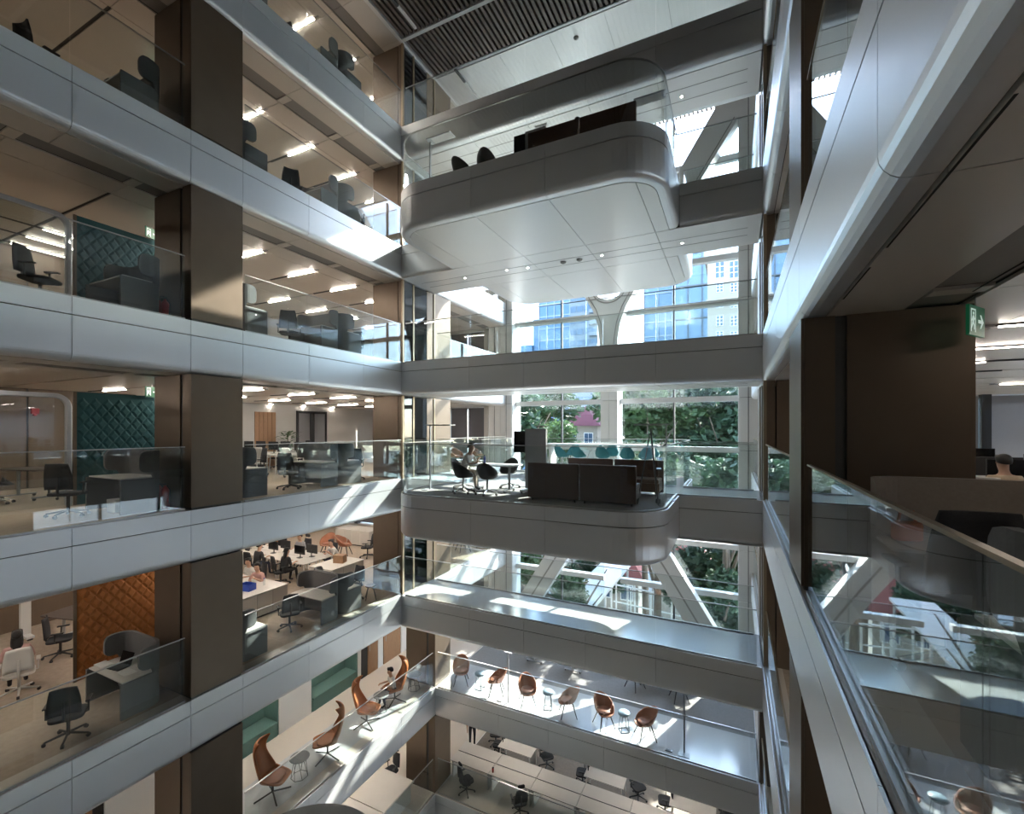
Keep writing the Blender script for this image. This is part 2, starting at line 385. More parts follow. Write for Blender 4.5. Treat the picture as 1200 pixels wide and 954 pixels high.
WD = dict(L=26.0, R=14.5)     # wing depths
for side in 'LR':
    s = -1 if side == 'L' else 1
    sidew = 'left wing' if side == 'L' else 'right wing'
    def run_y(y0, y1):
        x = wing_x(side, 0)
        return [(x, y1), (x, y0)] if side == 'R' else [(x, y0), (x, y1)]
    for lv in 'ABCDEFG':
        z = LV[lv]
        # floor slab of the wing
        x0, x1 = sorted((wing_x(side, 0.035), wing_x(side, WD[side])))
        fl = MB().box(x0, x1, -5, FY, z - 0.30, z - 0.004).obj('floor', 'carpet' if lv not in 'FG' else 'cream', None, kind='structure')
        x0, x1 = sorted((wing_x(side, 0.02), wing_x(side, 0.42)))
        MB().box(x0, x1, -5, FY - 0.6, z - 0.02, z).obj('edge_strip', 'cream', fl)
        x0, x1 = sorted((wing_x(side, 0.10), wing_x(side, WD[side])))
        MB().box(x0, x1, -5, FY, z - 1.07, z - 0.32).obj('slab_body', 'backing', fl)
        # fascia
        ys = (YJ if side == 'L' else YJR) + YJ2[1:]
        fascia([run_y(a, b) for a, b in zip(ys[:-1], ys[1:])], z, lv)
        # ceiling under this slab
        zc = z - SOF
        ce = place('ceiling', None, None, (0, 0, 0), 0, 'structure')
        def slab(d0, d1, y0, y1, mat='ceil', dz=0.0, nm='panel', g=0.006):
            a, b = sorted((wing_x(side, d0 + g), wing_x(side, d1 - g)))
            MB().box(a, b, y0 + g, y1 - g, zc + dz, zc + dz + 0.03).obj(nm, mat, ce)
        for a, b in zip(ys[:-1], ys[1:]): slab(0.25, 0.88, a, b)
        LY = [-2.05, -0.25, 1.55, 3.35, 5.15, 6.95, 8.75, 10.55, 12.35, 14.15, 15.95, 17.75, 19.55, 21.0]
        for a, b in zip(LY[:-1], LY[1:]):
            slab(0.90, 1.30, a + 0.10, b - 0.10, 'diffuser', 0.03, 'air_grille')
            slab(0.90, 1.30, b - 0.10, b + 0.10)
            slab(1.32, 2.04, a, b)
            for d in (2.04, 5.5, 8.95, 12.4, 15.85)[:(5 if side == 'L' else 3)]:
                slab(d, d + 3.45, a + 0.03, b - 0.03, g=0.01)
        x0, x1 = sorted((wing_x(side, 0.25), wing_x(side, WD[side])))
        MB().box(x0, x1, -5, FY, zc + 0.055, zc + 0.07).obj('void_backing', 'backing', ce)

# columns: one stack per storey
def column(side, lv, y0=5.69, y1=6.82, d0=0.02, d1=1.40):
    z0, z1 = LV[lv], UP[lv] - SOF
    e = place('column', None, None, (0, 0, 0), 0, 'structure')
    a, b = sorted((wing_x(side, d0), wing_x(side, d1)))
    MB().box(a + .03, b - .03, y0 + .03, y1 - .03, z0, z1).obj('core', 'backing', e)
    xs = wing_x(side, d0); s = 1 if side == 'L' else -1
    g = 0.004
    a2, b2 = min(xs, xs - s * .03), max(xs, xs - s * .03)
    MB().box(a2, b2, y0 + g, y1 - g, z0 + .05, z1).obj('panel', 'bronze', e)
    xb = wing_x(side, d1); a3, b3 = min(xb, xb + s * .03), max(xb, xb + s * .03)
    MB().box(a3, b3, y0 + g, y1 - g, z0 + .05, z1).obj('panel', 'bronze', e)
    # faces along the wing: a narrow and a broad panel with a dark groove
    k0, k1 = sorted((xs - s * .032, xs - s * .30)); k2, k3 = sorted((xs - s * .40, xb + s * .032))
    for ya, yb in ((y0, y0 + .03), (y1 - .03, y1)):
        MB().box(k0, k1, ya, yb, z0 + .05, z1).obj('panel', 'bronze', e)
        MB().box(k2, k3, ya, yb, z0 + .05, z1).obj('panel', 'bronze', e)
    return e
for side in 'LR':
    for lv in 'ABCDEFG':
        column(side, lv)
        column(side, lv, 14.42, 15.47)

# glazed bronze lobby beside the bridge ends (levels A to E)
for side in 'LR':
    for lv in 'ABCDE':
        z0, z1 = LV[lv], UP[lv] - SOF
        e = place('wall_%s_lobby' % ('left' if side == 'L' else 'right'), None, None, (0, 0, 0), 0, 'structure')
        def bb(d0, d1, y0, y1, nm, mat, za=0.0, zb=0.0):
            a, b = sorted((wing_x(side, d0), wing_x(side, d1)))
            return MB().box(a, b, y0, y1, z0 + za, z1 - zb).obj(nm, mat, e)
        bb(0.30, 1.42, 12.60, 12.66, 'panel', 'bronze'); bb(0.06, 0.27, 12.60, 12.66, 'panel', 'bronze')
        bb(0.02, 0.09, 12.52, 12.60, 'post', 'bronze_trim')
        bb(1.36, 1.42, 12.66, 14.38, 'panel', 'bronze')
        bb(0.05, 0.11, 13.95, 14.38, 'panel', 'bronze'); bb(0.04, 0.12, 13.12, 13.20, 'mullion', 'bronze_trim')
        bb(0.06, 0.085, 12.66, 13.12, 'glass_pane', 'darkglass', 0.03, 0.03); bb(0.06, 0.085, 13.20, 13.95, 'glass_pane', 'darkglass', 0.03, 0.03)
        bb(0.02, 0.09, 14.36, 14.42, 'post', 'bronze_trim')

# glass balustrades along the wings
for side in 'LR':
    for lv in 'ABCDEFG':
        z = LV[lv]
        x = wing_x(side, 0)
        def runs(ys):
            r = [[(x, a), (x, b)] for a, b in zip(ys[:-1], ys[1:])]
            return r if side == 'L' else [[q[1], q[0]] for q in r][::-1]
        sw = 'quilted-screen side' if side == 'L' else 'taupe-booth side'
        g = 'glass balustrades of the galleries'
        balustrade(runs([-5, -3, -1.1, 1.2, 1.9 if side == 'R' else 1.85, 3.76, 5.60]), z, 'clear glass balustrade from end wall to first column, %s, %s' % (WORDS[lv], sw), group=g, cap='steel' if side == 'L' else 'bronze_trim')
        last = 12.5 if lv in 'ABCDE' else 14.36
        balustrade(runs([6.90, 8.64, 10.65, last]), z, 'clear glass balustrade from first column to corner, %s, %s' % (WORDS[lv], sw), group=g, cap='steel' if side == 'L' else 'bronze_trim')
        if lv in 'ABCDE':
            balustrade(runs([15.5, 17.3, 19.1, 20.4]), z, 'clear glass balustrade next to the tall facade, %s, %s' % (WORDS[lv], sw), group=g, cap='steel' if side == 'L' else 'bronze_trim')

# bridges
BXL, BXR, BF, BB, RR = -8.28, -1.26, 9.37, 17.5, 1.0
XJ = [LX, -7.55, -5.65, -3.75, -1.85, RX]
front = [(BXL, BY0)] + arc(BXL + RR, BF + RR, RR, 180, 270, 10) + arc(BXR - RR, BF + RR, RR, 270, 360, 10) + [(BXR, BY0)]
back = [(BXR, BY1)] + arc(BXR - RR, BB - RR, RR, 0, 90, 10) + arc(BXL + RR, BB - RR, RR, 90, 180, 10) + [(BXL, BY1)]
def split_run(path, xs):
    """cut a path (ordered points) where its long straight side crosses the xs; returns runs"""
    runs = [[path[0]]]
    for a, b in zip(path[:-1], path[1:]):
        cuts = []
        if abs(b[0] - a[0]) > 1.2:
            for x in xs:
                t = (x - a[0]) / (b[0] - a[0])
                if 0.02 < t < 0.98: cuts.append(t)
        for t in sorted(cuts):
            q = (a[0] + (b[0] - a[0]) * t, a[1] + (b[1] - a[1]) * t)
            runs[-1].append(q); runs.append([q])
        runs[-1].append(b)
    return runs
def rev(rs): return [r[::-1] for r in rs][::-1]

def straight(y, xa, xb, facing):
    xs = [xa] + [x for x in XJ if xa + .3 < x < xb - .3] + [xb]
    r = [[(a, y), (b, y)] for a, b in zip(xs[:-1], xs[1:])]
    return r if facing < 0 else rev(r)       # travelling +X the right-hand side is -Y

for lv in 'ABCDE':
    z = LV[lv]
    balc = lv in 'BD'
    outline = [(LX, BY0), (RX, BY0), (RX, BY1), (LX, BY1)]
    if balc:
        outline = [(LX, BY0)] + front + [(RX, BY0), (RX, BY1)] + back + [(LX, BY1)]
    fl = place('floor', None, None, (0, 0, 0), 0, 'structure')
    inner = outline
    MB().prism([(x, y) for x, y in [(LX - .03, BY0 + .035), (RX + .03, BY0 + .035), (RX + .03, BY1 - .035), (LX - .03, BY1 - .035)]], z - 0.3, z).obj('bridge_deck', 'stone' if lv in 'CE' else 'stone', fl)
    MB().box(LX, RX, BY0 + .1, BY1 - .1, z - 1.07, z - .31).obj('slab_body', 'backing', fl)
    if balc:
        def inset(path, d):
            r_ = RR - d
            if path[0][1] == BY0:
                return [(BXL + d, BY0)] + arc(BXL + RR, BF + RR, r_, 180, 270, 10) + arc(BXR - RR, BF + RR, r_, 270, 360, 10) + [(BXR - d, BY0)]
            return [(BXR - d, BY1)] + arc(BXR - RR, BB - RR, r_, 0, 90, 10) + arc(BXL + RR, BB - RR, r_, 90, 180, 10) + [(BXL + d, BY1)]
        fp = inset(front, .035); bp = inset(back, .035)
        fp = [(fp[0][0], BY0 + .036)] + fp[1:-1] + [(fp[-1][0], BY0 + .036)]
        bp = [(bp[0][0], BY1 - .036)] + bp[1:-1] + [(bp[-1][0], BY1 - .036)]
        MB().prism(fp, z - .3, z - .001).obj('balcony_deck', 'carpet_grey', fl)
        MB().prism(bp, z - .3, z - .001).obj('balcony_deck', 'carpet_grey', fl)
        MB().prism(inset(front, .12), z - 1.07, z - .31).obj('slab_body', 'backing', fl)
        MB().prism(inset(back, .12), z - 1.07, z - .31).obj('slab_body', 'backing', fl)
        fascia(straight(BY0, LX, BXL, -1) + split_run(front, XJ) + straight(BY0, BXR, RX, -1), z, lv)
        fascia(straight(BY1, BXR, RX, 1) + split_run(back, XJ) + straight(BY1, LX, BXL, 1), z, lv)
        runs_f = [[(LX + .12, BY0), (BXL, BY0)]] + split_run(front, XJ) + [[(BXR, BY0), (RX - .12, BY0)]]
        runs_b = [[(RX - .12, BY1), (BXR, BY1)]] + split_run(back, XJ) + [[(BXL, BY1), (LX + .12, BY1)]]
    else:
        fascia(straight(BY0, LX, RX, -1), z, lv); fascia(straight(BY1, LX, RX, 1), z, lv)
        runs_f = straight(BY0, LX + .12, RX - .12, -1); runs_b = straight(BY1, LX + .12, RX - .12, 1)
    bw = dict(A='top bridge', B='upper rounded balcony', C='plain bridge between the balconies', D='lower rounded balcony', E='glossy white bridge')[lv]
    balustrade(runs_f, z, 'clear glass balustrade on the atrium side of the %s' % bw, group='glass balustrades of the bridges')
    balustrade(runs_b, z, 'clear glass balustrade on the facade side of the %s' % bw, group='glass balustrades of the bridges')
    # underside
    zc = z - SOF
    ce = place('ceiling', None, None, (0, 0, 0), 0, 'structure')
    polys = [[(LX, BY0 + .26), (RX, BY0 + .26), (RX, BY1 - .26), (LX, BY1 - .26)]]
    if balc:
        polys[0] = [(LX, BY0 + .02), (RX, BY0 + .02), (RX, BY1 - .02), (LX, BY1 - .02)]
        f2 = inset(front, .25); f2[0] = (f2[0][0], BY0); f2[-1] = (f2[-1][0], BY0)
        b2 = inset(back, .25); b2[0] = (b2[0][0], BY1); b2[-1] = (b2[-1][0], BY1)
        polys += [f2, b2]
    for po in polys:
        for a, b in zip(XJ[:-1], XJ[1:]):
            q = clip_poly(po, 0, a + .006, b - .006)
            if q: MB().prism(q, zc + .002, zc + .03).obj('panel', 'soffit', ce)
    for k, y in enumerate((BY0 + .75, BY1 - .75)):
        MB().box(LX + .3, RX - .3, y - .012, y + .012, zc - .001, zc + .01).obj('slot', 'diffuser', ce)

# lounge and lowest levels continue from the bridge back line to the facade
for lv in 'FG':
    z = LV[lv]
    fl = place('floor', None, None, (0, 0, 0), 0, 'structure')
    if lv == 'F':
        MB().box(LX - .03, RX + .03, BY1 + .035, 16.5, z - .3, z).obj('polished_strip', 'stone', fl)
        MB().box(LX - .03, RX + .03, 16.5, FY, z - .3, z - .002).obj('carpet', 'carpet_grey', fl)
    else:
        MB().box(LX - .03, RX + .03, BY1 + .035, 16.75, z - .3, z).obj('polished_strip', 'cream', fl)
        MB().box(LX - .03, RX + .03, 16.75, FY, z - .3, z - .002).obj('carpet', 'carpet_dark', fl)
    MB().box(LX, RX, BY1 + .1, FY, z - 1.07, z - .31).obj('slab_body', 'backing', fl)
    fascia(straight(BY1, LX, RX, -1), z, lv)
    bw = 'polished lounge floor with the orange shell chairs' if lv == 'F' else 'lowest office floor with long white desks'
    balustrade(straight(BY1, LX + .05, RX - .05, -1), z, 'clear glass balustrade along the %s' % bw, group='glass balustrades of the bridges')
    ce = place('ceiling', None, None, (0, 0, 0), 0, 'structure')
    for a, b in zip(XJ[:-1], XJ[1:]):
        for y0, y1 in ((BY1 + .25, 16.1), (16.1, 18.5), (18.5, FY)):
            MB().box(a + .006, b - .006, y0 + .006, y1 - .006, z - SOF, z - SOF + .03).obj('panel', 'ceil', ce)
# atrium floor and closing walls
MB().box(LX - .5, RX + .5, -5, FY, LV['H'] - .3, LV['H']).obj('floor', 'cream', None, kind='structure')
MB().box(LX - WD['L'], RX + WD['R'], -5.3, -5, -17, 17).obj('wall_south', 'wallgrey', None, kind='structure')
MB().box(RX + 14.6, 300, -200, FY + .5, -18.5, -18).obj('ground', 'wallgrey', None, kind='structure')
MB().box(LX - WD['L'], LX, -5, FY, -17, LV['G'] - 1.12).obj('wall_west', 'wallgrey', None, kind='structure')
MB().box(RX, RX + WD['R'], -5, FY, -17, LV['G'] - 1.12).obj('wall_east', 'wallgrey', None, kind='structure')
MB().box(LX - WD['L'] - .3, LX - WD['L'], -5.3, FY, -17, 17).obj('wall_west_end', 'wallgrey', None, kind='structure')

# roof: slatted ceiling over the atrium
ZR = 15.1
rf = place('ceiling', None, None, (0, 0, 0), 0, 'structure')
MB().box(LX - WD['L'], RX + WD['R'], -5.3, FY + .3, 16.3, 16.6).obj('roof_deck', 'void', rf)
MB().box(LX - .1, RX + .1, 14.45, 16.02, ZR, ZR + .25).obj('panel_core', 'backing', rf)
for a, b in zip(XJ[:-1], XJ[1:]):
    MB().box(a + .006, b - .006, 14.42, 16.05, ZR - .03, ZR).obj('panel', 'soffit', rf)
MB().box(LX - .1, RX + .1, 12.42, 12.54, ZR - .04, ZR + .12).obj('crossbar', 'alu', rf)
MB().box(LX - .1, RX + .1, 14.30, 14.40, ZR - .01, ZR + .06).obj('crossbar', 'steel', rf)
MB().box(LX - .1, RX + .1, 6.2, 6.32, ZR - .04, ZR + .12).obj('crossbar', 'alu', rf)
sm = {}
for (y0, y1) in ((-4.9, 0.4), (0.5, 6.19), (6.33, 12.41), (12.55, 14.36), (16.06, 20.9)):
    me = MB().box(-.045, .045, y0, y1, 0.0, .16).mesh('slat', 'slat')
    for i in range(63):
        place('slat', me, rf, (LX + .12 + i * .172, 0, ZR))
for side in 'LR':
    a, b = sorted((wing_x(side, -.02), wing_x(side, .1)))
    MB().box(a, b, -5, FY, ZR - .05, 16.3).obj('edge_beam', 'soffit', rf)
    ce = place('ceiling', None, None, (0, 0, 0), 0, 'structure')
    ys = YJ + YJ2[1:]
    for a_, b_ in zip(ys[:-1], ys[1:]):
        for d0, d1 in ((.1, .9), (.92, 1.3), (1.32, 2.04), (2.04, 5.5), (5.5, 8.95), (8.95, 12.4), (12.4, WD[side])):
            a, b = sorted((wing_x(side, d0 + .006), wing_x(side, d1 - .006)))
            MB().box(a, b, a_ + .006, b_ - .006, ZR - (.0 if d0 != .92 else -.03), ZR + .05).obj('panel' if d0 != .92 else 'air_grille', 'ceil' if d0 != .92 else 'diffuser', ce)
# ------------------------------------------------------------------ facade
WIN = [0]
def win_name():
    WIN[0] += 1; return 'window_%d' % WIN[0]
def facade_bay(x0, x1, mulls, z0, z1, trans, glass='winglass', frame='alu'):
    e = place(win_name(), None, None, (0, 0, 0), 0, 'structure')
    zs = [z0] + [t for t in trans if z0 + .2 < t < z1 - .2] + [z1]
    xs = [x0] + mulls + [x1]
    me = {}
    for t in zs[1:-1]:
        MB().box(x0, x1, FY - .17, FY + .12, t - .11, t + .11).obj('transom', frame, e)
    for x in mulls:
        MB().box(x - .035, x + .035, FY - .12, FY + .04, z0, z1).obj('mullion', 'mullion', e)
    for a, b in zip(xs[:-1], xs[1:]):
        for c, d in zip(zs[:-1], zs[1:]):
            MB().box(a + .03, b - .03, FY - .01, FY + .01, c + .1, d - .1).obj('glass_pane', glass, e)
TR = []
for lv in 'ABCDEFG': TR += [LV[lv] + .85, LV[lv] + 2.98]
TR = sorted(TR)
facade_bay(-9.92, -5.40, [-7.49], -16.4, 15.0, TR)
facade_bay(-4.65, 0.16, [-2.34], -16.4, 15.0, TR)
# facade columns clad in grooved white panels
for x0, x1 in ((-11.25, -9.92), (0.16, 1.60)):
    e = place('column', None, None, (0, 0, 0), 0, 'structure')
    MB().box(x0 + .04, x1 - .04, FY - .55, FY + .4, -16.4, 15.1).obj('core', 'backing', e)
    n = 4; wv = (x1 - x0) / n
    zz = [-16.4] + [LV[l] + dz for l in 'GFEDCBA' for dz in (.85, 2.98)] + [15.1]
    for a, b in zip(zz[:-1], zz[1:]):
        for i in range(n):
            MB().box(x0 + i * wv + .015, x0 + (i + 1) * wv - .015, FY - .60 + .03 * (i % 2), FY - .52, a + .008, b - .008).obj('panel', 'alu', e)
        for xa, xb in ((x0, x0 + .04), (x1 - .04, x1)):
            MB().box(xa, xb, FY - .52, FY + .42, a + .008, b - .008).obj('panel', 'alu', e)
# middle column: shaft, upper fork and lower inverted V of box section
def strut(path, wdt, y0=20.15, y1=20.75, e=None):
    P_ = [Vector((p[0], p[1])) for p in path]
    prof = [(-wdt / 2, y0), (wdt / 2, y0), (wdt / 2, y1), (-wdt / 2, y1)]
    T = Matrix(((1, 0, 0, 0), (0, 0, 1, 0), (0, 1, 0, 0), (0, 0, 0, 1)))
    m = MB(); m.sweep(P_, prof, T=T)
    m.obj('panel', 'alu', e)
    m2 = MB(); m2.sweep(P_, [(-.035, y0 - .012), (.035, y0 - .012), (.035, y0 + .01), (-.035, y0 + .01)], T=T); m2.obj('joint', 'diffuser', e)
e = place('column', None, None, (0, 0, 0), 0, 'structure')
for a, b in ((-1.6, .85), (.85, 2.98), (2.98, 5.0), (5.0, 6.2)):
    for xa, xb in ((-5.40, -5.03), (-5.02, -4.65)):
        MB().box(xa, xb, 20.25, 21.25, a + .01, b - .01).obj('panel', 'alu', e)
xm = -5.025
T = Matrix(((1, 0, 0, 0), (0, 0, 1, 0), (0, 1, 0, 0), (0, 0, 0, 1)))
outer = [(.375, 5.0), (.40, 5.7), (.50, 6.4), (.74, 7.1), (1.15, 7.8), (1.75, 8.7), (2.9, 10.5), (4.1, 12.4), (5.2, 14.1), (5.2, 14.95), (4.5, 14.95)]
inner = [(3.4, 13.2), (2.4, 11.6), (1.45, 10.1), (.95, 9.2), (.72, 8.6)] + [(.66 * math.cos(t), 8.15 + .66 * math.sin(t)) for t in (.3, 0, -.3, -.6, -.9, -1.2)] + [(0, 7.49)]
half = outer + inner
poly = [(xm + x, zz) for x, zz in half] + [(xm - x, zz) for x, zz in half[::-1][1:]]
MB().prism(poly, 20.2, 20.85, T=T).obj('fork', 'alu', e)
for sgn in (-1, 1):
    MB().tube([(xm + sgn * (x - .16), 20.19, zz + .02) for x, zz in outer[:9]], .022, 5).obj('joint', 'diffuser', e)
    strut([(xm + sgn * .25, -.9), (xm + sgn * .7, -1.6), (xm + sgn * 2.4, -4.15), (xm + sgn * 4.9, -8.17)], .95, e=e)
MB().tube([(xm + .80 * math.cos(t), 20.19, 8.15 + .80 * math.sin(t)) for t in [-PI + .3 + k * (PI - .6) / 12 for k in range(13)]], .03, 5).obj('ring', 'diffuser', e)
# wings: facade walls with windows behind roller blinds
for side in 'LR':
    for lv in 'ABCDEFG':
        z0, z1 = LV[lv], UP[lv] - SOF
        wl = place('wall_north', None, None, (0, 0, 0), 0, 'structure')
        ds = [1.3, 3.7, 7.0, 10.3, 13.6, 16.9, 20.2, 23.5] if side == 'L' else [1.3, 3.7, 7.0, 10.3, 14.3]
        for k, d in enumerate(ds):
            a, b = sorted((wing_x(side, d - .12), wing_x(side, d + .12)))
            MB().box(a, b, FY - .3, FY + .2, z0, z1 + 1.1).obj('pier', 'mullion' if k else 'wallgrey', wl)
        a, b = sorted((wing_x(side, .9), wing_x(side, WD[side])))
        MB().box(a, b, FY - .05, FY + .2, z1 - .1, z1 + 1.12).obj('spandrel', 'fascia', wl)
        for da, db in zip(ds[:-1], ds[1:]):
            wn = place(win_name(), None, None, (0, 0, 0), 0, 'structure')
            a, b = sorted((wing_x(side, da + .13), wing_x(side, db - .13)))
            MB().box(a, b, FY + .02, FY + .04, z0 + .05, z1 - .1).obj('glass_pane', 'winglass', wn)
            MB().box(a, b, FY - .06, FY + .1, z0, z0 + .05).obj('sill', 'alu', wn)
            n = 2
            for i in range(n):
                p, q = a + (b - a) * i / n, a + (b - a) * (i + 1) / n
                MB().box(p + .02, q - .02, FY - .12, FY - .112, z0 + (.45 if side == 'R' else .1), z1 - .05).obj('roller_blind', 'nblind' if side == 'R' else 'dblind', wn)
# interior back walls
for lv in 'ABCDEFG':
    z0, z1 = LV[lv], UP[lv] - SOF
    if lv == 'F': continue
    wl = place('wall_left_core', None, None, (0, 0, 0), 0, 'structure')
    y = -4.9
    xw = -18.3
    yend = 8.4 if lv in 'E' else 8.4
    k = 0
    while y < yend - .1:
        MB().box(xw - .04, xw, y + .006, y + 1.3 - .006, z0, z1).obj('panel', 'wallbrown', wl); y += 1.33; k += 1
    MB().box(xw - .3, xw - .04, -5, yend, z0, z1).obj('wall_body', 'backing', wl)
    if lv != 'E':
        MB().box(-19.6, -19.4, yend, FY, z0, z1).obj('wall_body', 'wallgrey', wl)
for lv in 'ABCDEFG':                                    # unseen glazing added on the right wing to light the left fascias
    z0, z1 = LV[lv], UP[lv] - SOF
    wr = place(win_name(), None, None, (0, 0, 0), 0, 'structure'); xe = RX + 14.5
    MB().box(xe, xe + .25, -5, FY, z1, z1 + 1.15).obj('spandrel', 'fascia', wr)
    for k in range(9):
        y = -5 + 26 * k / 8; MB().box(xe, xe + .2, y - .06, y + .06, z0, z1).obj('mullion', 'mullion', wr)
        if k < 8:
            MB().box(xe + .08, xe + .1, y + .07, y + 3.18, z0 + .04, z1).obj('glass_pane', 'winglass', wr)
            MB().box(xe - .02, xe - .012, y + .09, y + 3.16, z0 + (1.0 if lv != 'D' else .06), z1).obj('roller_blind', 'blind', wr)  # blinds cut down the light of the added glazing
# ------------------------------------------------------------------ the city outside
M['ground'] = material('street_ground', (0.30, 0.30, 0.29), 0.9, 0.0, 0.2, 0.3)
M['tower'] = material('blue_glass_cladding', (0.055, 0.12, 0.22), 0.3, 0.1, 0.12, 0.08)
M['tower2'] = material('pale_blue_glass_cladding', (0.09, 0.15, 0.23), 0.3, 0.1, 0.10, 0.08)
M['tgrid'] = material('tower_mullion_grid', (0.26, 0.29, 0.33), 0.5, 0.1, 0.05, 1)
M['concrete'] = material('pale_tower_concrete', (0.17, 0.19, 0.22), 0.8, 0.0, 0.08, 0.3)
M['creamwall'] = material('cream_stone_facade', (0.30, 0.265, 0.22), 0.8, 0.0, 0.06, 0.3)
M['tilered'] = material('red_roof_tiles', (0.22, 0.06, 0.05), 0.8, 0.0, 0.25, 3.0, 0.4)
M['tilemaroon'] = material('maroon_roof_tiles', (0.11, 0.022, 0.032), 0.8, 0.0, 0.2, 3.0, 0.4)
M['leaf'] = material('green_leaves', (0.07, 0.13, 0.05), 0.6, 0.0, 0.5, 0.8, trans=0.35)
M['leaf2'] = material('dark_green_leaves', (0.04, 0.085, 0.045), 0.6, 0.0, 0.5, 0.8, trans=0.3)
M['bark'] = material('tree_bark', (0.13, 0.10, 0.075), 0.9, 0.0, 0.3, 4, 0.4)
M['panewin'] = material('far_window_pane', (0.05, 0.09, 0.15), 0.2, 0.0, 0.15, 0.5)
ZG = -18.0
MB().box(-260, 260, FY + .5, 420, ZG - .5, ZG).obj('ground', 'ground', None, kind='structure')

def glass_tower(name, label, x0, x1, y, depth, ztop, fl, bw, mat, gridmat='tgrid', steps=()):
    e = thing(name, label, 'building', ((x0 + x1) / 2, y, ZG))
    W, H = x1 - x0, ztop - ZG
    MB().box(-W / 2, W / 2, 0, depth, 0, H).obj('tower_body', mat, e)
    for k, (a, b, h) in enumerate(steps): MB().box(a - (x0 + x1) / 2, b - (x0 + x1) / 2, 1.0 + k, depth - 1 - k, 0, h - ZG).obj('podium', mat, e)
    g = MB(); z = fl
    while z < H:
        g.box(-W / 2 - .1, W / 2 + .1, -.25, .05, z - .14, z + .14); z += fl
    n = max(1, round(W / bw))
    for i in range(n + 1):
        x = -W / 2 + W * i / n; g.box(x - .09, x + .09, -.32, .05, 0, H)
    g.obj('mullion_grid', gridmat, e, kind='stuff')
    return e
def px(x, Y): return pix(x, 400, Y=Y).x
glass_tower('glass_tower', 'blue glass tower with stepped shoulder next to the apartment tower', px(632, 130), px(668, 130), 130, 20, 75, 3.6, 2.4, 'tower', steps=((px(603, 130), px(622, 130), pix(615, 404, Y=130).z), (px(622, 130), px(632, 130), pix(630, 372, Y=130).z)))
glass_tower('glass_tower', 'narrow pale blue glass tower next to the broad curtain wall tower', px(755, 120), px(788, 120), 120, 18, pix(770, 300, Y=120).z, 3.6, 2.8, 'tower2')
glass_tower('glass_tower', 'broad blue curtain wall tower beside the cream stone building', px(790, 112), px(840, 112), 112, 18, pix(815, 282, Y=112).z, 7.5, 3.2, 'tower2', 'mullion')
# residential tower with balconies
x0, x1, y = px(668, 128), px(700, 128), 128
e = thing('apartment_tower', 'pale apartment tower with stacked balconies next to the stepped tower', 'building', ((x0 + x1) / 2, y, ZG))
Wt = x1 - x0; H = 72 - ZG
MB().box(-Wt / 2, Wt / 2, 0, 15, 0, H).obj('tower_body', 'concrete', e)
wm = MB().box(-.9, .9, -.1, .1, 0, 1.7).mesh('window', 'panewin'); bm_ = MB().box(-1.2, 1.2, -1.2, 0, 0, 1.0).mesh('balcony', 'concrete')
for k in range(int(H / 3.3)):
    if k * 3.3 + ZG < -6: continue
    for i in range(4):
        xx = -Wt / 2 + Wt * (i + .5) / 4
        if i == 3: place('balcony', bm_, e, (xx, 0, k * 3.3 + .2))
        place('window', wm, e, (xx, -.02, k * 3.3 + 1.0))
# cream stone building with large windows
def cream_block(label, pxs, Y, ztop, wins, z_lo):
    x0, x1 = px(pxs[0], Y), px(pxs[1], Y)
    e = thing('stone_building', label, 'building', (x0, Y, ZG))
    MB().box(0, x1 - x0, 0, 16, 0, ztop - ZG).obj('wall', 'creamwall', e)
    MB().box(-.5, x1 - x0 + .5, -.7, 16.5, ztop - ZG, ztop - ZG + 1.0).obj('cornice', 'creamwall', e)
    for zz in (ztop - 7.2, ztop - 8.0): MB().box(-.2, x1 - x0, -.35, 0, zz - ZG, zz - ZG + .35).obj('string_course', 'creamwall', e)
    for (cx, cz, ww, hh) in wins:
        wv = MB().box(cx - x0 - ww / 2, cx - x0 + ww / 2, -.12, .1, cz - ZG - hh / 2, cz - ZG + hh / 2).obj('window', 'white', e)
        for i in range(2):
            for j in range(3):
                MB().box(cx - x0 - ww / 2 + ww * i / 2 + .08, cx - x0 - ww / 2 + ww * (i + 1) / 2 - .08, -.16, -.1, cz - ZG - hh / 2 + hh * j / 3 + .06, cz - ZG - hh / 2 + hh * (j + 1) / 3 - .06).obj('pane', 'panewin', wv)
    return e
Yc = 82
wins = []
for xx in (843.5, 860):
    for yy, w_, h_ in ((316, 10, 20), (337, 7.5, 11), (357, 7.5, 8), (376, 7.5, 12), (393, 7.5, 9)):
        p = pix(xx, yy, Y=Yc); sc_ = p.y / (CS + SN * (xx - CX) / FPX) / FPX
        wins.append((p.x, p.z, w_ * sc_, h_ * sc_))
        for kk in range(1, 6):
            if yy == 393: wins.append((p.x, p.z - kk * 2.9, w_ * sc_, 1.7))
cream_block('cream stone building with tall paired windows below a cornice', (829, 900), Yc, pix(850, 300, Y=Yc).z, wins, 0)

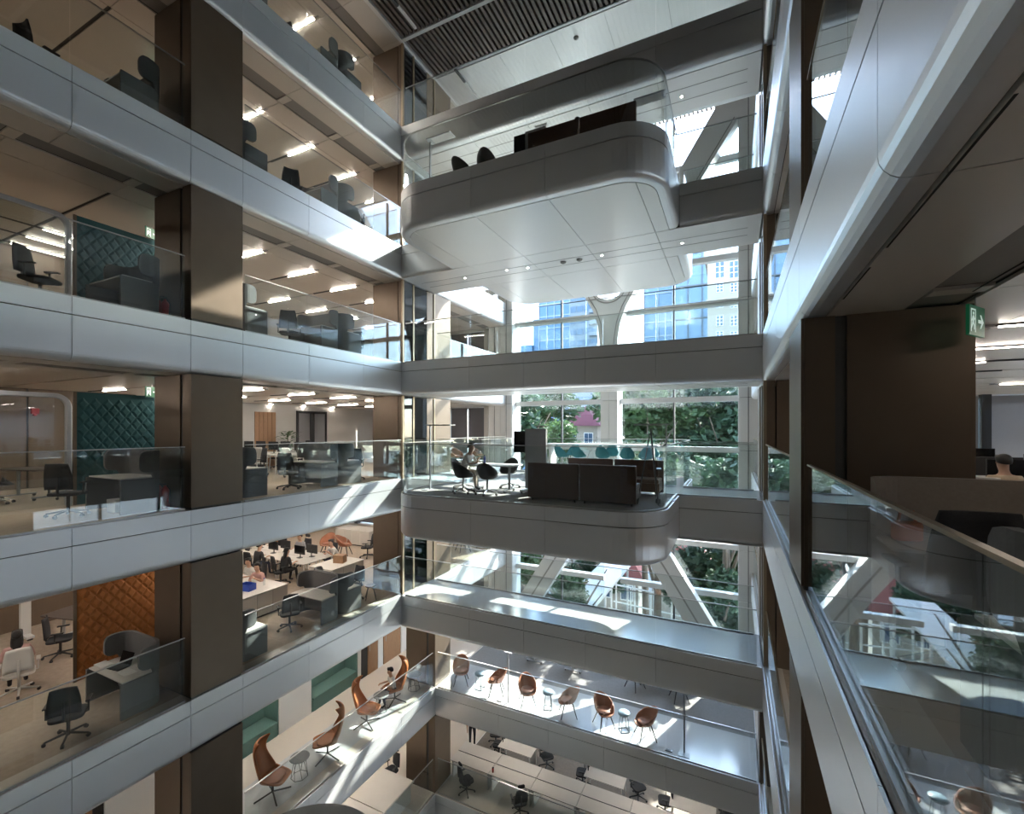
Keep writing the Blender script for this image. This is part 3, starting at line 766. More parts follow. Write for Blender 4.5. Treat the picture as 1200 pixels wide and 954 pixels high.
def hip_roof(m, x0, x1, y0, y1, z, h, o=.5):
    x0 -= o; x1 += o; y0 -= o; y1 += o
    if x1 - x0 > y1 - y0: a, b = ((x0 + (y1 - y0) / 2), (y0 + y1) / 2), ((x1 - (y1 - y0) / 2), (y0 + y1) / 2)
    else: a, b = ((x0 + x1) / 2, y0 + (x1 - x0) / 2), ((x0 + x1) / 2, y1 - (x1 - x0) / 2)
    if x1 - x0 > y1 - y0: fs = [(0, 1, 5, 4), (1, 2, 5), (2, 3, 4, 5), (3, 0, 4), (3, 2, 1, 0)]
    else: fs = [(0, 1, 4), (1, 2, 5, 4), (2, 3, 5), (3, 0, 4, 5), (3, 2, 1, 0)]
    m.add([(x0, y0, z), (x1, y0, z), (x1, y1, z), (x0, y1, z), (*a, z + h), (*b, z + h)], fs)
    # tile ribs down the slope facing the atrium
    if x1 - x0 > y1 - y0:
        n = int((x1 - x0) / .55)
        for i in range(1, n):
            x = x0 + (x1 - x0) * i / n
            t = min(1.0, (x - x0) / (a[0] - x0 + 1e-6), (x1 - x) / (x1 - b[0] + 1e-6))
            m.tube([(x, y0, z + .04), (x, y0 + (a[1] - y0) * t, z + h * t + .04)], .09, 5)
    return m
def house(label, x0, x1, y0, y1, zeave, h, wall, roof, floors=3):
    e = thing('house', label, 'building', (0, 0, ZG))
    MB().box(x0, x1, y0, y1, 0, zeave - ZG).obj('wall', wall, e)
    hip_roof(MB(), x0, x1, y0, y1, zeave - ZG, h).obj('roof', roof, e)
    n = max(2, int((x1 - x0) / 2.6))
    for k in range(floors):
        for i in range(n):
            xx = x0 + (x1 - x0) * (i + .5) / n; zz = zeave - ZG - 2.1 - k * 3.2
            f = MB().box(xx - .55, xx + .55, y0 - .08, y0 + .05, zz - .1, zz + 1.3).obj('window', 'white', e)
            MB().box(xx - .47, xx - .03, y0 - .11, y0 - .07, zz, zz + 1.2).obj('pane', 'panewin', f)
            MB().box(xx + .03, xx + .47, y0 - .11, y0 - .07, zz, zz + 1.2).obj('pane', 'panewin', f)
    return e
p = pix(680, 497, Y=52)
house('cream house with maroon tiled roof among the trees', px(660, 52), px(700, 52), 52, 60, pix(680, 499, Y=52).z, 2.4, 'creamwall', 'tilemaroon', 4)
house('low house with red tiled roof beyond the diagonal strut', px(696, 40), px(748, 40), 40, 45, pix(720, 672, Y=40).z, 2.6, 'creamwall', 'tilered', 1)
house('long building with red tiled roof behind the strut near the scaffold', px(764, 48), px(835, 48), 48, 58, pix(800, 668, Y=46).z, 3.0, 'creamwall', 'tilered', 1)
house('red roofed building beside the trees near the end facade column', px(842, 63), px(930, 63), 63, 73, pix(850, 660, Y=63).z, 3.4, 'creamwall', 'tilered', 1)
house('small red roofed building at the corner facade column', px(560, 44), px(606, 44), 44, 52, pix(600, 690, Y=44).z, 2.5, 'creamwall', 'tilered', 1)

# trees
def tree_meshes(seed, n, rx, rz, blobs, size):
    rr = random.Random(seed); m = MB()
    for b in range(blobs):
        a = rr.uniform(0, 2 * PI); q = rr.uniform(.1, .75)
        c = Vector((math.cos(a) * rx * q, math.sin(a) * rx * q, rr.uniform(-.6, .75) * rz)); br = rr.uniform(.32, .5) * rx
        for i in range(n // blobs):
            d = Vector((rr.gauss(0, 1), rr.gauss(0, 1), rr.gauss(0, 1))).normalized() * br * rr.uniform(.6, 1.05)
            d.z *= rz / rx * .9
            p = c + d; u = Vector((rr.gauss(0, 1), rr.gauss(0, 1), rr.gauss(0, .5))).normalized(); v = u.cross(Vector((rr.gauss(0, 1), rr.gauss(0, 1), rr.gauss(0, 1)))).normalized()
            s1 = size * rr.uniform(.6, 1.3); s2 = s1 * .5
            m.add([p - u * s1, p + v * s2, p + u * s1, p - v * s2], [(0, 1, 2, 3)])
    return m
CROWN = [tree_meshes(k, 5200, 4.4, 4.0, 14, .34).mesh('crown', mt) for k, mt in ((1, 'leaf'), (2, 'leaf2'), (3, 'leaf'))]
def trunk_mesh(h):
    m = MB(); m.tube([(0, 0, 0), (.15, .1, h * .5), (0, 0, h)], .32, 8, r2=.16)
    for k in range(6):
        a = k * 1.05; m.tube([(0.1, 0, h * (.6 + .06 * k)), (math.cos(a) * 1.2, math.sin(a) * 1.2, h * .85 + .3 * k), (math.cos(a) * 2.6, math.sin(a) * 2.6, h + .6 * (k % 3))], .11, 6, r2=.03)
    return m.mesh('trunk', 'bark', True)
TRUNK = {}
TREEWORD = ['tall leafy tree outside, %s', 'dark dense tree outside, %s', 'bright green bushy tree outside, %s']
def tree(pxx, pyy, Y, s, kind, where):
    c = pix(pxx, pyy, Y=Y); h = c.z - ZG
    e = thing('tree', TREEWORD[kind] % where, 'tree', (c.x, c.y, ZG), R.uniform(0, 6), 'trees outside the facade')
    place('crown', CROWN[kind], e, (0, 0, h)).scale = (s, s, s)
    place('trunk', trunk_mesh(h), e)
for t in ((610, 492, 35, 1.0, 1, 'nearest the corner facade column'), (640, 486, 46, 1.0, 0, 'touching the maroon roofed house'), (655, 522, 30, .45, 2, 'small, before the maroon roofed house'),
          (758, 494, 38, 1.0, 0, 'next to the middle facade column'), (790, 486, 49, 1.2, 1, 'farther back beyond the leaning easel'), (826, 492, 61, 1.3, 0, 'farthest back, tops level with the stone building'),
          (852, 490, 39, 1.1, 1, 'near and tall beside the end facade column'), (892, 488, 51, 1.2, 0, 'half hidden by the end facade column'),
          (772, 578, 29, .6, 2, 'low in front of the tall ones'), (850, 578, 29, .7, 1, 'low beside the end facade column'), (808, 576, 35, .6, 1, 'low and small between two others'),
          (622, 650, 29, .6, 2, 'by the strut foot near the white parapet'), (686, 658, 35, .7, 1, 'between the struts before the red roof'), (664, 694, 26, .35, 2, 'small, beneath the white canopy'),
          (826, 664, 33, .7, 1, 'beside the strut near the scaffold'), (866, 672, 31, .7, 2, 'below the red roof near the end column'), (846, 712, 27, .45, 1, 'lowest, at the foot of the end column')):
    tree(*t)
# white canopy and scaffold in the street
e = thing('street_canopy', 'white sloping canopy roof above the street', 'canopy', (*pix(690, 690, Y=30).xy, ZG))
zc_ = pix(690, 690, Y=30).z - ZG
MB().add([(-1.9, -3.2, zc_ - 1.2), (0.4, -3.2, zc_ - 1.2), (2.2, 3.0, zc_ + 1.0), (0.2, 3.0, zc_ + 1.0), (-1.9, -3.2, zc_ - 1.05), (0.4, -3.2, zc_ - 1.05), (2.2, 3.0, zc_ + 1.15), (.2, 3.0, zc_ + 1.15)], [(3, 2, 1, 0), (4, 5, 6, 7), (0, 1, 5, 4), (1, 2, 6, 5), (2, 3, 7, 6), (3, 0, 4, 7)]).obj('canopy_roof', 'white', e)
for a, b, dz in ((-1.7, -3.0, -1.2), (.3, -3.0, -1.2), (.4, 2.8, .95), (2.0, 2.8, .95)): MB().tube([(a, b, 0), (a, b, zc_ + dz)], .08, 8).obj('post', 'steel', e)
e = thing('scaffold', 'white tubular scaffold standing in the street', 'scaffold', (*pix(770, 705, Y=31).xy, ZG))
zt_ = pix(770, 692, Y=31).z - ZG
for i in range(6):
    for j in (0, 1.4): MB().tube([(-3 + i * 1.3, j, 0), (-3 + i * 1.3, j, zt_ - .1 * i)], .06, 6).obj('upright', 'white', e)
for k in range(4):
    for j in (0, 1.4): MB().tube([(-3.2, j, zt_ - k * 1.7), (3.8, j, zt_ - .4 - k * 1.7)], .05, 6).obj('ledger', 'white', e)
for i in range(5): MB().tube([(-3 + i * 1.3, 0, zt_ - 3.4), (-1.7 + i * 1.3, 0, zt_ - 1.8)], .04, 6).obj('brace', 'white', e)
# ------------------------------------------------------------------ furniture
M['felt'] = material('grey_felt', (0.16, 0.158, 0.16), 0.95, 0.0, 0.12, 40, 0.2)
M['felt_lit'] = material('grey_felt_warm_lit', (0.33, 0.29, 0.255), 0.95, 0.0, 0.12, 40, 0.2)  # grey felt with the booth's warm light put into its colour
M['desk'] = material('pale_desk_laminate', (0.58, 0.55, 0.51), 0.4, 0.0, 0.04, 3)
M['mesh'] = material('black_mesh_fabric', (0.025, 0.026, 0.03), 0.8, 0.0, 0.3, 80, 0.2)
M['whitepl'] = material('white_plastic', (0.62, 0.60, 0.57), 0.4, 0.0, 0.04, 4)
M['chrome'] = material('chrome', (0.62, 0.62, 0.62), 0.15, 1.0, 0.03, 5)
M['tan'] = material('tan_orange_leather', (0.34, 0.115, 0.035), 0.45, 0.0, 0.15, 12, 0.15)
M['tan2'] = material('terracotta_leather', (0.33, 0.13, 0.07), 0.5, 0.0, 0.15, 12, 0.15)
M['brownlea'] = material('brown_leather', (0.075, 0.032, 0.018), 0.35, 0.0, 0.18, 6, 0.15)
M['teal'] = material('teal_fabric', (0.02, 0.16, 0.19), 0.8, 0.0, 0.1, 30, 0.1)
M['tealq'] = material('dark_teal_quilt', (0.012, 0.075, 0.085), 0.75, 0.0, 0.1, 30, 0.1)
M['orangeq'] = material('orange_quilt', (0.30, 0.105, 0.022), 0.75, 0.0, 0.1, 30, 0.1)
M['green'] = material('sage_green_upholstery', (0.12, 0.22, 0.20), 0.85, 0.0, 0.08, 20, 0.1)
M['wood'] = material('oak_wood', (0.34, 0.19, 0.10), 0.5, 0.0, 0.35, 6, 0.05, 0.5, 0, (14, 14, 1.0))
M['greytop'] = material('grey_table_top', (0.17, 0.175, 0.18), 0.5, 0.0, 0.06, 5)
M['bluegrey'] = material('blue_grey_lacquer', (0.24, 0.32, 0.38), 0.4, 0.0, 0.05, 5)
M['bluedark'] = material('dark_blue_grey_wire', (0.13, 0.16, 0.19), 0.4, 0.0, 0.05, 5)
M['silver'] = material('silver_grey_metal', (0.42, 0.43, 0.45), 0.4, 0.5, 0.05, 8)
M['screen'] = material('black_screen', (0.010, 0.010, 0.012), 0.12, 0.0, 0.2, 3)
M['exitgreen'] = material('green_exit_panel', (0.008, 0.12, 0.05), 0.4, emit=0.08)
M['exitwhite'] = material('white_exit_symbol', (0.75, 0.95, 0.85), 0.4, emit=0.12)
M['red'] = material('red_enamel', (0.42, 0.02, 0.02), 0.4, 0.0, 0.1, 5)
M['orange'] = material('orange_fabric', (0.62, 0.16, 0.02), 0.7, 0.0, 0.15, 12)
M['blue'] = material('blue_plastic', (0.02, 0.06, 0.36), 0.45, 0.0, 0.1, 5)
M['paper'] = material('white_paper', (0.72, 0.71, 0.68), 0.8, 0.0, 0.04, 5)
M['dtable'] = material('dark_table_top', (0.11, 0.085, 0.075), 0.4, 0.0, 0.15, 5)

def rrect(w, h, r, n=5, cx=0, cy_=0):
    return (arc(cx + w / 2 - r, cy_ - h / 2 + r, r, -90, 0, n) + arc(cx + w / 2 - r, cy_ + h / 2 - r, r, 0, 90, n) +
            arc(cx - w / 2 + r, cy_ + h / 2 - r, r, 90, 180, n) + arc(cx - w / 2 + r, cy_ - h / 2 + r, r, 180, 270, n))
XZ = Matrix(((1, 0, 0, 0), (0, 0, 1, 0), (0, 1, 0, 0), (0, 0, 0, 1)))     # prism in the xz plane, depth along y

def shell(m, rows):
    return m.grid(rows)

def star_base(e, mat, n=5, r=.32, casters=True, z=.07, hub=.40, cmat='black'):
    for k in range(n):
        a = 2 * PI * k / n + .3
        lg = MB().tube([(0, 0, z + .05), (math.cos(a) * r, math.sin(a) * r, z)], .024, 6, r2=.016).obj('leg', mat, e)
        if casters: MB().tube([(math.cos(a) * r - math.sin(a) * .022, math.sin(a) * r + math.cos(a) * .022, .032), (math.cos(a) * r + math.sin(a) * .022, math.sin(a) * r - math.cos(a) * .022, .032)], .032, 8).obj('caster', cmat, lg)
        else: MB().tube([(math.cos(a) * r, math.sin(a) * r, 0), (math.cos(a) * r, math.sin(a) * r, z)], .018, 6).obj('foot', cmat, lg)
    MB().tube([(0, 0, z), (0, 0, hub)], .028, 10).obj('gas_lift', mat, e)

def make_task_chair(name, label, frame, fabric, headrest=False):
    e = thing(name, label, 'chair')
    star_base(e, frame, cmat='black')
    MB().prism(rrect(.50, .48, .12), .42, .48).obj('seat', fabric, e, bevel=.015)
    # backrest curved, at +y side
    rows = []
    for i in range(8):
        t = i / 7; z = .55 + .50 * t; wv = .23 - .05 * t * t + .01 * math.sin(t * 3)
        rows.append([(wv * s_, .24 + .05 * t - .05 * math.cos(s_ * 1.4) + .03 * (t - .4) ** 2, z) for s_ in (-1, -.66, -.33, 0, .33, .66, 1)])
    b = MB().grid(rows).obj('backrest', fabric, e, True, solid=.025)
    MB().tube([(0, .05, .42), (0, .26, .46), (0, .27, .62), (0, .25, .80)], .024, 6).obj('back_support', frame, e)
    for s_ in (-1, 1):
        MB().tube([(s_ * .2, .05, .44), (s_ * .29, .05, .46), (s_ * .29, .04, .66)], .016, 6).obj('arm_post', frame, e)
        MB().cbox((s_ * .29, 0, .675), (.07, .24, .03)).obj('armrest', 'black' if frame != 'whitepl' else frame, e, bevel=.01)
    if headrest: MB().prism(rrect(.26, .13, .05, cy_=1.17), .24, .28, T=XZ).obj('headrest', fabric, e, bevel=.01)
    return e

def shell_rows(wid, hb, seat, arm, n=13, depth=.24):
    """bucket shell: rows from the seat centre up to the rim"""
    rows = []
    for i in range(9):
        t = i / 8
        row = []
        for k in range(25):
            a = 2 * PI * k / 24                     # 90 deg = back (+y)
            ca, sa = math.cos(a), math.sin(a)
            back = max(0, sa)
            rim = seat + (hb - seat) * (back ** 1.6) + (arm - seat) * (1 - back ** 1.6) * max(0, min(1, (sa + .75) / .9)) + .02
            rr = t ** .55
            z = seat + (rim - seat) * max(0, (t - .25) / .75) ** 1.8
            row.append((ca * wid * rr * (1 - .06 * max(0, t - .6)), sa * depth * rr * (1.0 + .35 * back * t) - (.04 if sa < 0 else 0) * t, z))
        rows.append(row)
    return rows

def make_shell_chair(name, label, mat):
    e = thing(name, label, 'chair')
    MB().grid(shell_rows(.30, .84, .42, .66, depth=.27)).obj('shell', mat, e, True, solid=.025)
    MB().lathe([(0, .45), (.2, .455), (.23, .48), (.2, .50), (0, .505)], 18).obj('seat_pad', mat, e, True)
    for sx in (-1, 1):
        for sy in (-1, 1):
            MB().tube([(sx * .12, sy * .12, .43), (sx * .25, sy * .25, 0)], .021, 6, r2=.014).obj('leg', 'black', e)
    return e

def make_swivel_shell(name, label, mat):
    e = thing(name, label, 'chair')
    star_base(e, 'chrome', 5, .30)
    MB().grid(shell_rows(.27, .84, .42, .62, depth=.26)).obj('shell', mat, e, True, solid=.02)
    return e

def make_lounge(name, label):
    e = thing(name, label, 'chair')
    for k in range(4):
        a = PI / 4 + k * PI / 2
        MB().tube([(0, 0, .10), (math.cos(a) * .38, math.sin(a) * .38, .015)], .017, 6).obj('leg', 'black', e)
    MB().tube([(0, 0, .08), (0, 0, .36)], .025, 8).obj('gas_lift', 'black', e)
    # seat: rounded bowl; back: tall shell that narrows, then flares into a curled headrest
    rows = []
    spec = [(-.34, .42, .20, .02), (-.30, .385, .27, .05), (-.15, .36, .31, .10), (.02, .355, .32, .14), (.16, .38, .32, .17), (.25, .47, .31, .18), (.30, .60, .29, .16), (.34, .75, .26, .12), (.37, .90, .23, .08), (.39, 1.02, .235, .09), (.39, 1.12, .25, .13), (.37, 1.20, .25, .16), (.32, 1.245, .22, .15)]
    for (y, z, hw, wing) in spec:
        row = []
        for k in range(13):
            q = -1 + 2 * k / 12; c_ = abs(q) ** 2.2 * wing
            nz = 1.0 if z < .45 else .15
            row.append((hw * q * (1 - .12 * abs(q) ** 3), y - c_ * (0 if z < .45 else 1), z + c_ * nz))
        rows.append(row)
    MB().grid(rows).obj('shell', 'tan', e, True, solid=.045, sub=1)
    MB().prism(rrect(.46, .48, .16), .39, .46).obj('seat_cushion', 'tan', e, bevel=.02)
    return e

def make_wire_table(name, label, r=.27, h=.55):
    e = thing(name, label, 'table')
    MB().lathe([(0, h - .022), (r - .01, h - .022), (r, h - .012), (r - .006, h), (0, h)], 28).obj('table_top', 'greytop', e)
    for k in range(7):
        a = 2 * PI * k / 7
        MB().tube([(math.cos(a) * r * .55, math.sin(a) * r * .55, h - .02), (math.cos(a + .5) * r * .85, math.sin(a + .5) * r * .85, .01)], .007, 5).obj('wire_leg', 'black', e)
        MB().tube([(math.cos(a + .5) * r * .85, math.sin(a + .5) * r * .85, .008), (math.cos(a + .5 + 2 * PI / 7) * r * .85, math.sin(a + .5 + 2 * PI / 7) * r * .85, .008)], .007, 5).obj('wire_ring', 'black', e)
    return e

def make_drum_table(name, label):
    e = thing(name, label, 'table')
    MB().lathe([(0, .52), (.16, .52), (.19, .54), (.195, .59), (.185, .61), (0, .61)], 24).obj('table_top', 'bluegrey', e, True)
    for k in range(4):
        a = PI / 4 + k * PI / 2; b = a + PI / 2
        MB().tube([(math.cos(a) * .12, math.sin(a) * .12, .53), (math.cos(a) * .19, math.sin(a) * .19, .01)], 0.013, 5).obj('leg', 'bluedark', e)
        MB().tube([(math.cos(a) * .19, math.sin(a) * .19, .01), (math.cos(b) * .19, math.sin(b) * .19, .01)], 0.013, 5).obj('foot_bar', 'bluedark', e)
    return e

def wall_strip(m, path, th, z0s, z1s):
    P_ = [Vector(p) for p in path]; n = len(P_); rows = []
    for i in range(n):
        d = (P_[min(i + 1, n - 1)] - P_[max(i - 1, 0)]).normalized(); q = Vector((d.y, -d.x)) * th / 2
        a, b = P_[i] + q, P_[i] - q
        rows.append([(a.x, a.y, z0s[i]), (a.x, a.y, z1s[i]), (b.x, b.y, z1s[i]), (b.x, b.y, z0s[i])])
    m.grid(rows, closed=True)
    k = len(m.v); m.f += [(k - 4, k - 3, k - 2, k - 1), tuple(k - 4 * n + t for t in (3, 2, 1, 0))]
    return m

def make_pod(name, label, mat='felt', wdt=1.36, dep=.74):
    """curved privacy pod: back screen at +y, the user sits on the -y side"""
    e = thing(name, label, 'workstation')
    hw = wdt / 2; r = .26
    path = [(-hw, 0), (-hw, dep * .3)] + [(-hw, dep - r)] + arc(-hw + r, dep - r, r, 180, 90, 8)[1:] + arc(hw - r, dep - r, r, 90, 0, 8) + [(hw, dep * .3), (hw, 0)]
    n = len(path)
    wall_strip(MB(), path, .045, [.03] * n, [.715] * n).obj('lower_panel', mat, e)
    hi = [(-hw, .30), (-hw, .32), (-hw, .36), (-hw, .44)] + arc(-hw + r, dep - r, r, 180, 90, 8) + arc(hw - r, dep - r, r, 90, 0, 8) + [(hw, .44), (hw, .36), (hw, .32), (hw, .30)]
    n = len(hi); top = [1.27] * n; bot = [.82] * n
    for k, (t, b) in enumerate(((1.12, .94), (1.20, .88), (1.25, .84))):
        top[k] = top[-1 - k] = t; bot[k] = bot[-1 - k] = b
    for k in range(n):
        if 8 < k < n - 9 + 1 or True:
            if hi[k][1] > dep - r * .8: bot[k] = .70
    wall_strip(MB(), hi, .06, bot, top).obj('screen', mat, e)
    MB().prism([(-hw + .02, .04), (hw - .02, .04), (hw - .02, dep - .2), (hw - .2, dep - .03), (-hw + .2, dep - .03), (-hw + .02, dep - .2)], .715, .74).obj('desk_top', 'desk', e)
    MB().cbox((0, dep - .2, .40), (wdt - .1, .02, .5)).obj('modesty_panel', mat, e)
    return e

def make_desk(name, label, w_=1.5, d_=.75, legs='frame', top='desk'):
    e = thing(name, label, 'desk')
    MB().box(-w_ / 2, w_ / 2, -d_ / 2, d_ / 2, .71, .74).obj('desk_top', top, e, bevel=.004)
    for sx in (-1, 1):
        for sy in (-1, 1):
            MB().tube([(sx * (w_ / 2 - .1), sy * (d_ / 2 - .08), .71), (sx * (w_ / 2 - .05), sy * (d_ / 2 - .05), 0)], .024, 6).obj('leg', 'whitepl', e)
    MB().box(-w_ / 2 + .1, w_ / 2 - .1, -.03, .03, .66, .70).obj('beam', 'whitepl', e)
    return e

def make_counter(name, label, w_, d_, doors=3):
    """white storage desk: body with doors and an overhanging top"""
    e = thing(name, label, 'desk')
    MB().box(-w_ / 2 - .02, w_ / 2 + .02, -d_ / 2 - .02, d_ / 2 + .02, .72, .75).obj('desk_top', 'desk', e)
    MB().box(-w_ / 2, w_ / 2, -d_ / 2, d_ / 2, .06, .72).obj('body', 'desk', e)
    MB().box(-w_ / 2 + .04, w_ / 2 - .04, -d_ / 2 + .04, d_ / 2 - .04, 0, .06).obj('plinth', 'black', e)
    for i in range(doors):
        a = -w_ / 2 + w_ * i / doors
        MB().box(a + .008, a + w_ / doors - .008, -d_ / 2 - .018, -d_ / 2, .08, .70).obj('door', 'desk', e)
    for sy in (0,):
        MB().box(w_ / 2, w_ / 2 + .016, -d_ / 2 + .01, d_ / 2 - .01, .08, .70).obj('side_panel', 'desk', e)
    return e

def make_monitor(name, label):
    e = thing(name, label, 'monitor')
    MB().box(-.28, .28, -.015, .015, .14, .47).obj('casing', 'black', e); MB().box(-.27, .27, -.019, -.014, .15, .46).obj('screen', 'screen', e)
    MB().tube([(0, .03, .0), (0, .03, .26)], .018, 8).obj('stand', 'black', e); MB().prism(rrect(.22, .17, .05), 0, .012).obj('foot', 'black', e)
    return e

def make_lamp(name, label, h=1.84, arm=.75, head=True):
    e = thing(name, label, 'floor lamp')
    MB().box(-.20, .02, -.16, .16, 0, .018).obj('base', 'silver', e)
    MB().box(-.015, .015, -.022, .022, .018, h).obj('pole', 'silver', e)
    hd = MB().box(-.05, arm, -.14, .14, h - .03, h).obj('head', 'silver', e)
    MB().box(.1, arm - .04, -.12, .12, h - .034, h - .030).obj('diffuser', 'white', hd)
    return e

def make_board(name, label):
    """mobile presentation stand: grey cabinet panel, black display and wheeled foot"""
    e = thing(name, label, 'display stand')
    MB().box(-.30, .30, .02, .12, .12, 1.72).obj('panel', 'silver', e)
    MB().box(-.62, -.30, -.02, .03, 1.08, 1.66).obj('display', 'screen', e, bevel=.005)
    MB().box(-.50, -.28, .03, .08, 1.25, 1.5).obj('bracket', 'silver', e)
    MB().box(-.34, .34, -.25, .35, .06, .10).obj('foot', 'silver', e)
    for sx in (-.3, .3):
        for sy in (-.2, .3): MB().tube([(sx - .02, sy, .035), (sx + .02, sy, .035)], .035, 8).obj('caster', 'black', e)
    MB().box(-.02, .32, .03, .11, 1.78, 1.80).obj('top_light', 'white', e); MB().box(.2, .22, .06, .08, 1.72, 1.78).obj('light_post', 'silver', e)
    return e

def make_sofa(name, label, w_=1.28):
    e = thing(name, label, 'sofa')
    MB().box(-w_ / 2, w_ / 2, -.10, 0, .06, .90).obj('backrest', 'brownlea', e, bevel=.02)
    MB().box(-w_ / 2 + .02, w_ / 2 - .02, 0, .62, .14, .36).obj('base', 'brownlea', e, bevel=.02)
    MB().box(-w_ / 2 + .03, w_ / 2 - .03, .02, .64, .36, .46).obj('seat_cushion', 'brownlea', e, bevel=.03)
    for sx in (-1, 1):
        for yy in (-.04, .55): MB().tube([(sx * (w_ / 2 - .12), yy, .15), (sx * (w_ / 2 - .1), yy, 0)], .018, 6).obj('leg', 'black', e)
    return e

def make_table(name, label, w_=1.5, d_=.75, h=.74, top='white'):
    e = thing(name, label, 'table')
    MB().prism(rrect(w_, d_, .06), h - .03, h).obj('table_top', top, e)
    for sx in (-1, 1):
        MB().tube([(sx * (w_ / 2 - .25), 0, .05), (sx * (w_ / 2 - .25), 0, h - .03)], .035, 8).obj('leg', 'silver', e)
        ft = MB().box(sx * (w_ / 2 - .25) - .03, sx * (w_ / 2 - .25) + .03, -d_ / 2 + .05, d_ / 2 - .05, .055, .085).obj('foot', 'silver', e)
        for sy in (-1, 1): MB().tube([(sx * (w_ / 2 - .25) - .02, sy * (d_ / 2 - .09), .03), (sx * (w_ / 2 - .25) + .02, sy * (d_ / 2 - .09), .03)], .03, 8).obj('caster', 'black', ft)
    return e

def make_bar_chair(name, label):
    e = thing(name, label, 'bar stool')
    MB().grid([[(x, y, z + .30) for x, y, z in r_] for r_ in shell_rows(.25, .84, .42, .52, depth=.23)]).obj('shell', 'teal', e, True, solid=.02)
    for sx in (-1, 1):
        for sy in (-1, 1): MB().tube([(sx * .1, sy * .1, .74), (sx * .21, sy * .21, 0)], .012, 6).obj('leg', 'white', e)
    MB().tube([(-.18, -.18, .28), (.18, -.18, .28)], .01, 6).obj('footrest', 'white', e)
    return e

def make_easel(name, label):
    e = thing(name, label, 'easel')
    MB().add([(-.22, -.02, .12), (.22, -.02, .12), (.10, .12, 1.62), (-.10, .12, 1.62), (-.22, .0, .12), (.22, .0, .12), (.10, .14, 1.62), (-.10, .14, 1.62)], [(0, 1, 2, 3), (7, 6, 5, 4), (0, 4, 5, 1), (1, 5, 6, 2), (2, 6, 7, 3), (3, 7, 4, 0)]).obj('panel', 'silver', e)
    for sx in (-1, 1):
        MB().tube([(sx * .25, -.04, 0), (sx * .11, .13, 1.72)], .018, 6).obj('leg', 'mullion', e); MB().tube([(sx * .2, .42, 0), (sx * .1, .15, 1.6)], .014, 6).obj('leg', 'mullion', e)
    MB().box(-.24, .24, -.10, 0, .78, .81).obj('shelf', 'mullion', e); MB().box(-.24, .24, -.08, .02, .04, .14).obj('base', 'black', e)
    return e

def make_exit(name, label):
    e = thing(name, label, 'exit sign')
    MB().box(-.17, .17, -.012, .012, 0, .26).obj('panel', 'exitgreen', e)
    for sy in (-1, 1):
        yy = -.0135 if sy < 0 else .0125
        MB().prism([(.02, .115), (.09, .115), (.06, .07), (.085, .07), (.14, .13), (.085, .19), (.06, .19), (.09, .145), (.02, .145)], yy, yy + .001, T=XZ).obj('arrow', 'exitwhite', e)
        m = MB(); m.prism([(-.14, .03), (-.125, .03), (-.125, .215), (-.05, .215), (-.05, .03), (-.035, .03), (-.035, .23), (-.14, .23)], yy, yy + .001, T=XZ)
        m.obj('doorway_symbol', 'exitwhite', e)
        m = MB(); m.prism([(-.085 + .015 * math.cos(t), .19 + .015 * math.sin(t)) for t in [k * PI / 4 for k in range(8)]], yy, yy + .001, T=XZ)
        m.prism([(-.10, .17), (-.08, .175), (-.06, .15), (-.045, .15), (-.05, .14), (-.068, .135), (-.078, .115), (-.06, .09), (-.062, .05), (-.075, .05), (-.078, .085), (-.095, .10), (-.118, .06), (-.128, .068), (-.108, .115), (-.10, .145), (-.115, .12), (-.125, .125)], yy, yy + .001, T=XZ)
        m.obj('running_figure', 'exitwhite', e)
    MB().tube([(0, 0, .26), (0, 0, .34)], .006, 5).obj('hanger', 'steel', e)
    return e

def make_strip_light(name, label, lit='lamp'):
    e = thing(name, label, 'ceiling light')
    MB().box(-1.5, .62, -.028, .028, 0, .03).obj('channel', 'mullion', e)
    MB().box(-.60, .60, -.022, .022, -.012, .002).obj('diffuser', lit, e)
    MB().cbox((.72, 0, .01), (.16, .05, .03)).obj('driver_box', 'silver', e)
    return e

def make_quilt(name, label, mat, y0, y1, x, z0, z1):
    e = thing(name, label, 'screen', (x, y0, z0))
    L_, H_ = y1 - y0, z1 - z0
    MB().box(-.03, .03, 0, L_, 0, H_).obj('backing', mat, e)
    for yy in (0, L_ * .72): MB().box(.026, .05, yy - .03, yy + .03, 0, H_).obj('post', 'bronze', e)
    a, b = .115, .15
    d = MB().add([(0, -a, 0), (0, 0, -b), (0, a, 0), (0, 0, b), (.028, -a * .55, 0), (.028, 0, -b * .55), (.028, a * .55, 0), (.028, 0, b * .55)], [(0, 1, 5, 4), (1, 2, 6, 5), (2, 3, 7, 6), (3, 0, 4, 7), (4, 5, 6, 7)]).mesh('quilted_diamond', mat)
    ny, nz = int(L_ / (2 * a)), int(H_ / (2 * b))
    for i in range(ny * 2 - 1):
        for j in range(nz):
            yy = a * (i + 1) + .03; zz = b + j * 2 * b + (b if i % 2 else 0) + .04
            if zz + b < H_ and yy + a < L_: place('quilted_diamond', d, e, (.031, yy, zz))
    return e

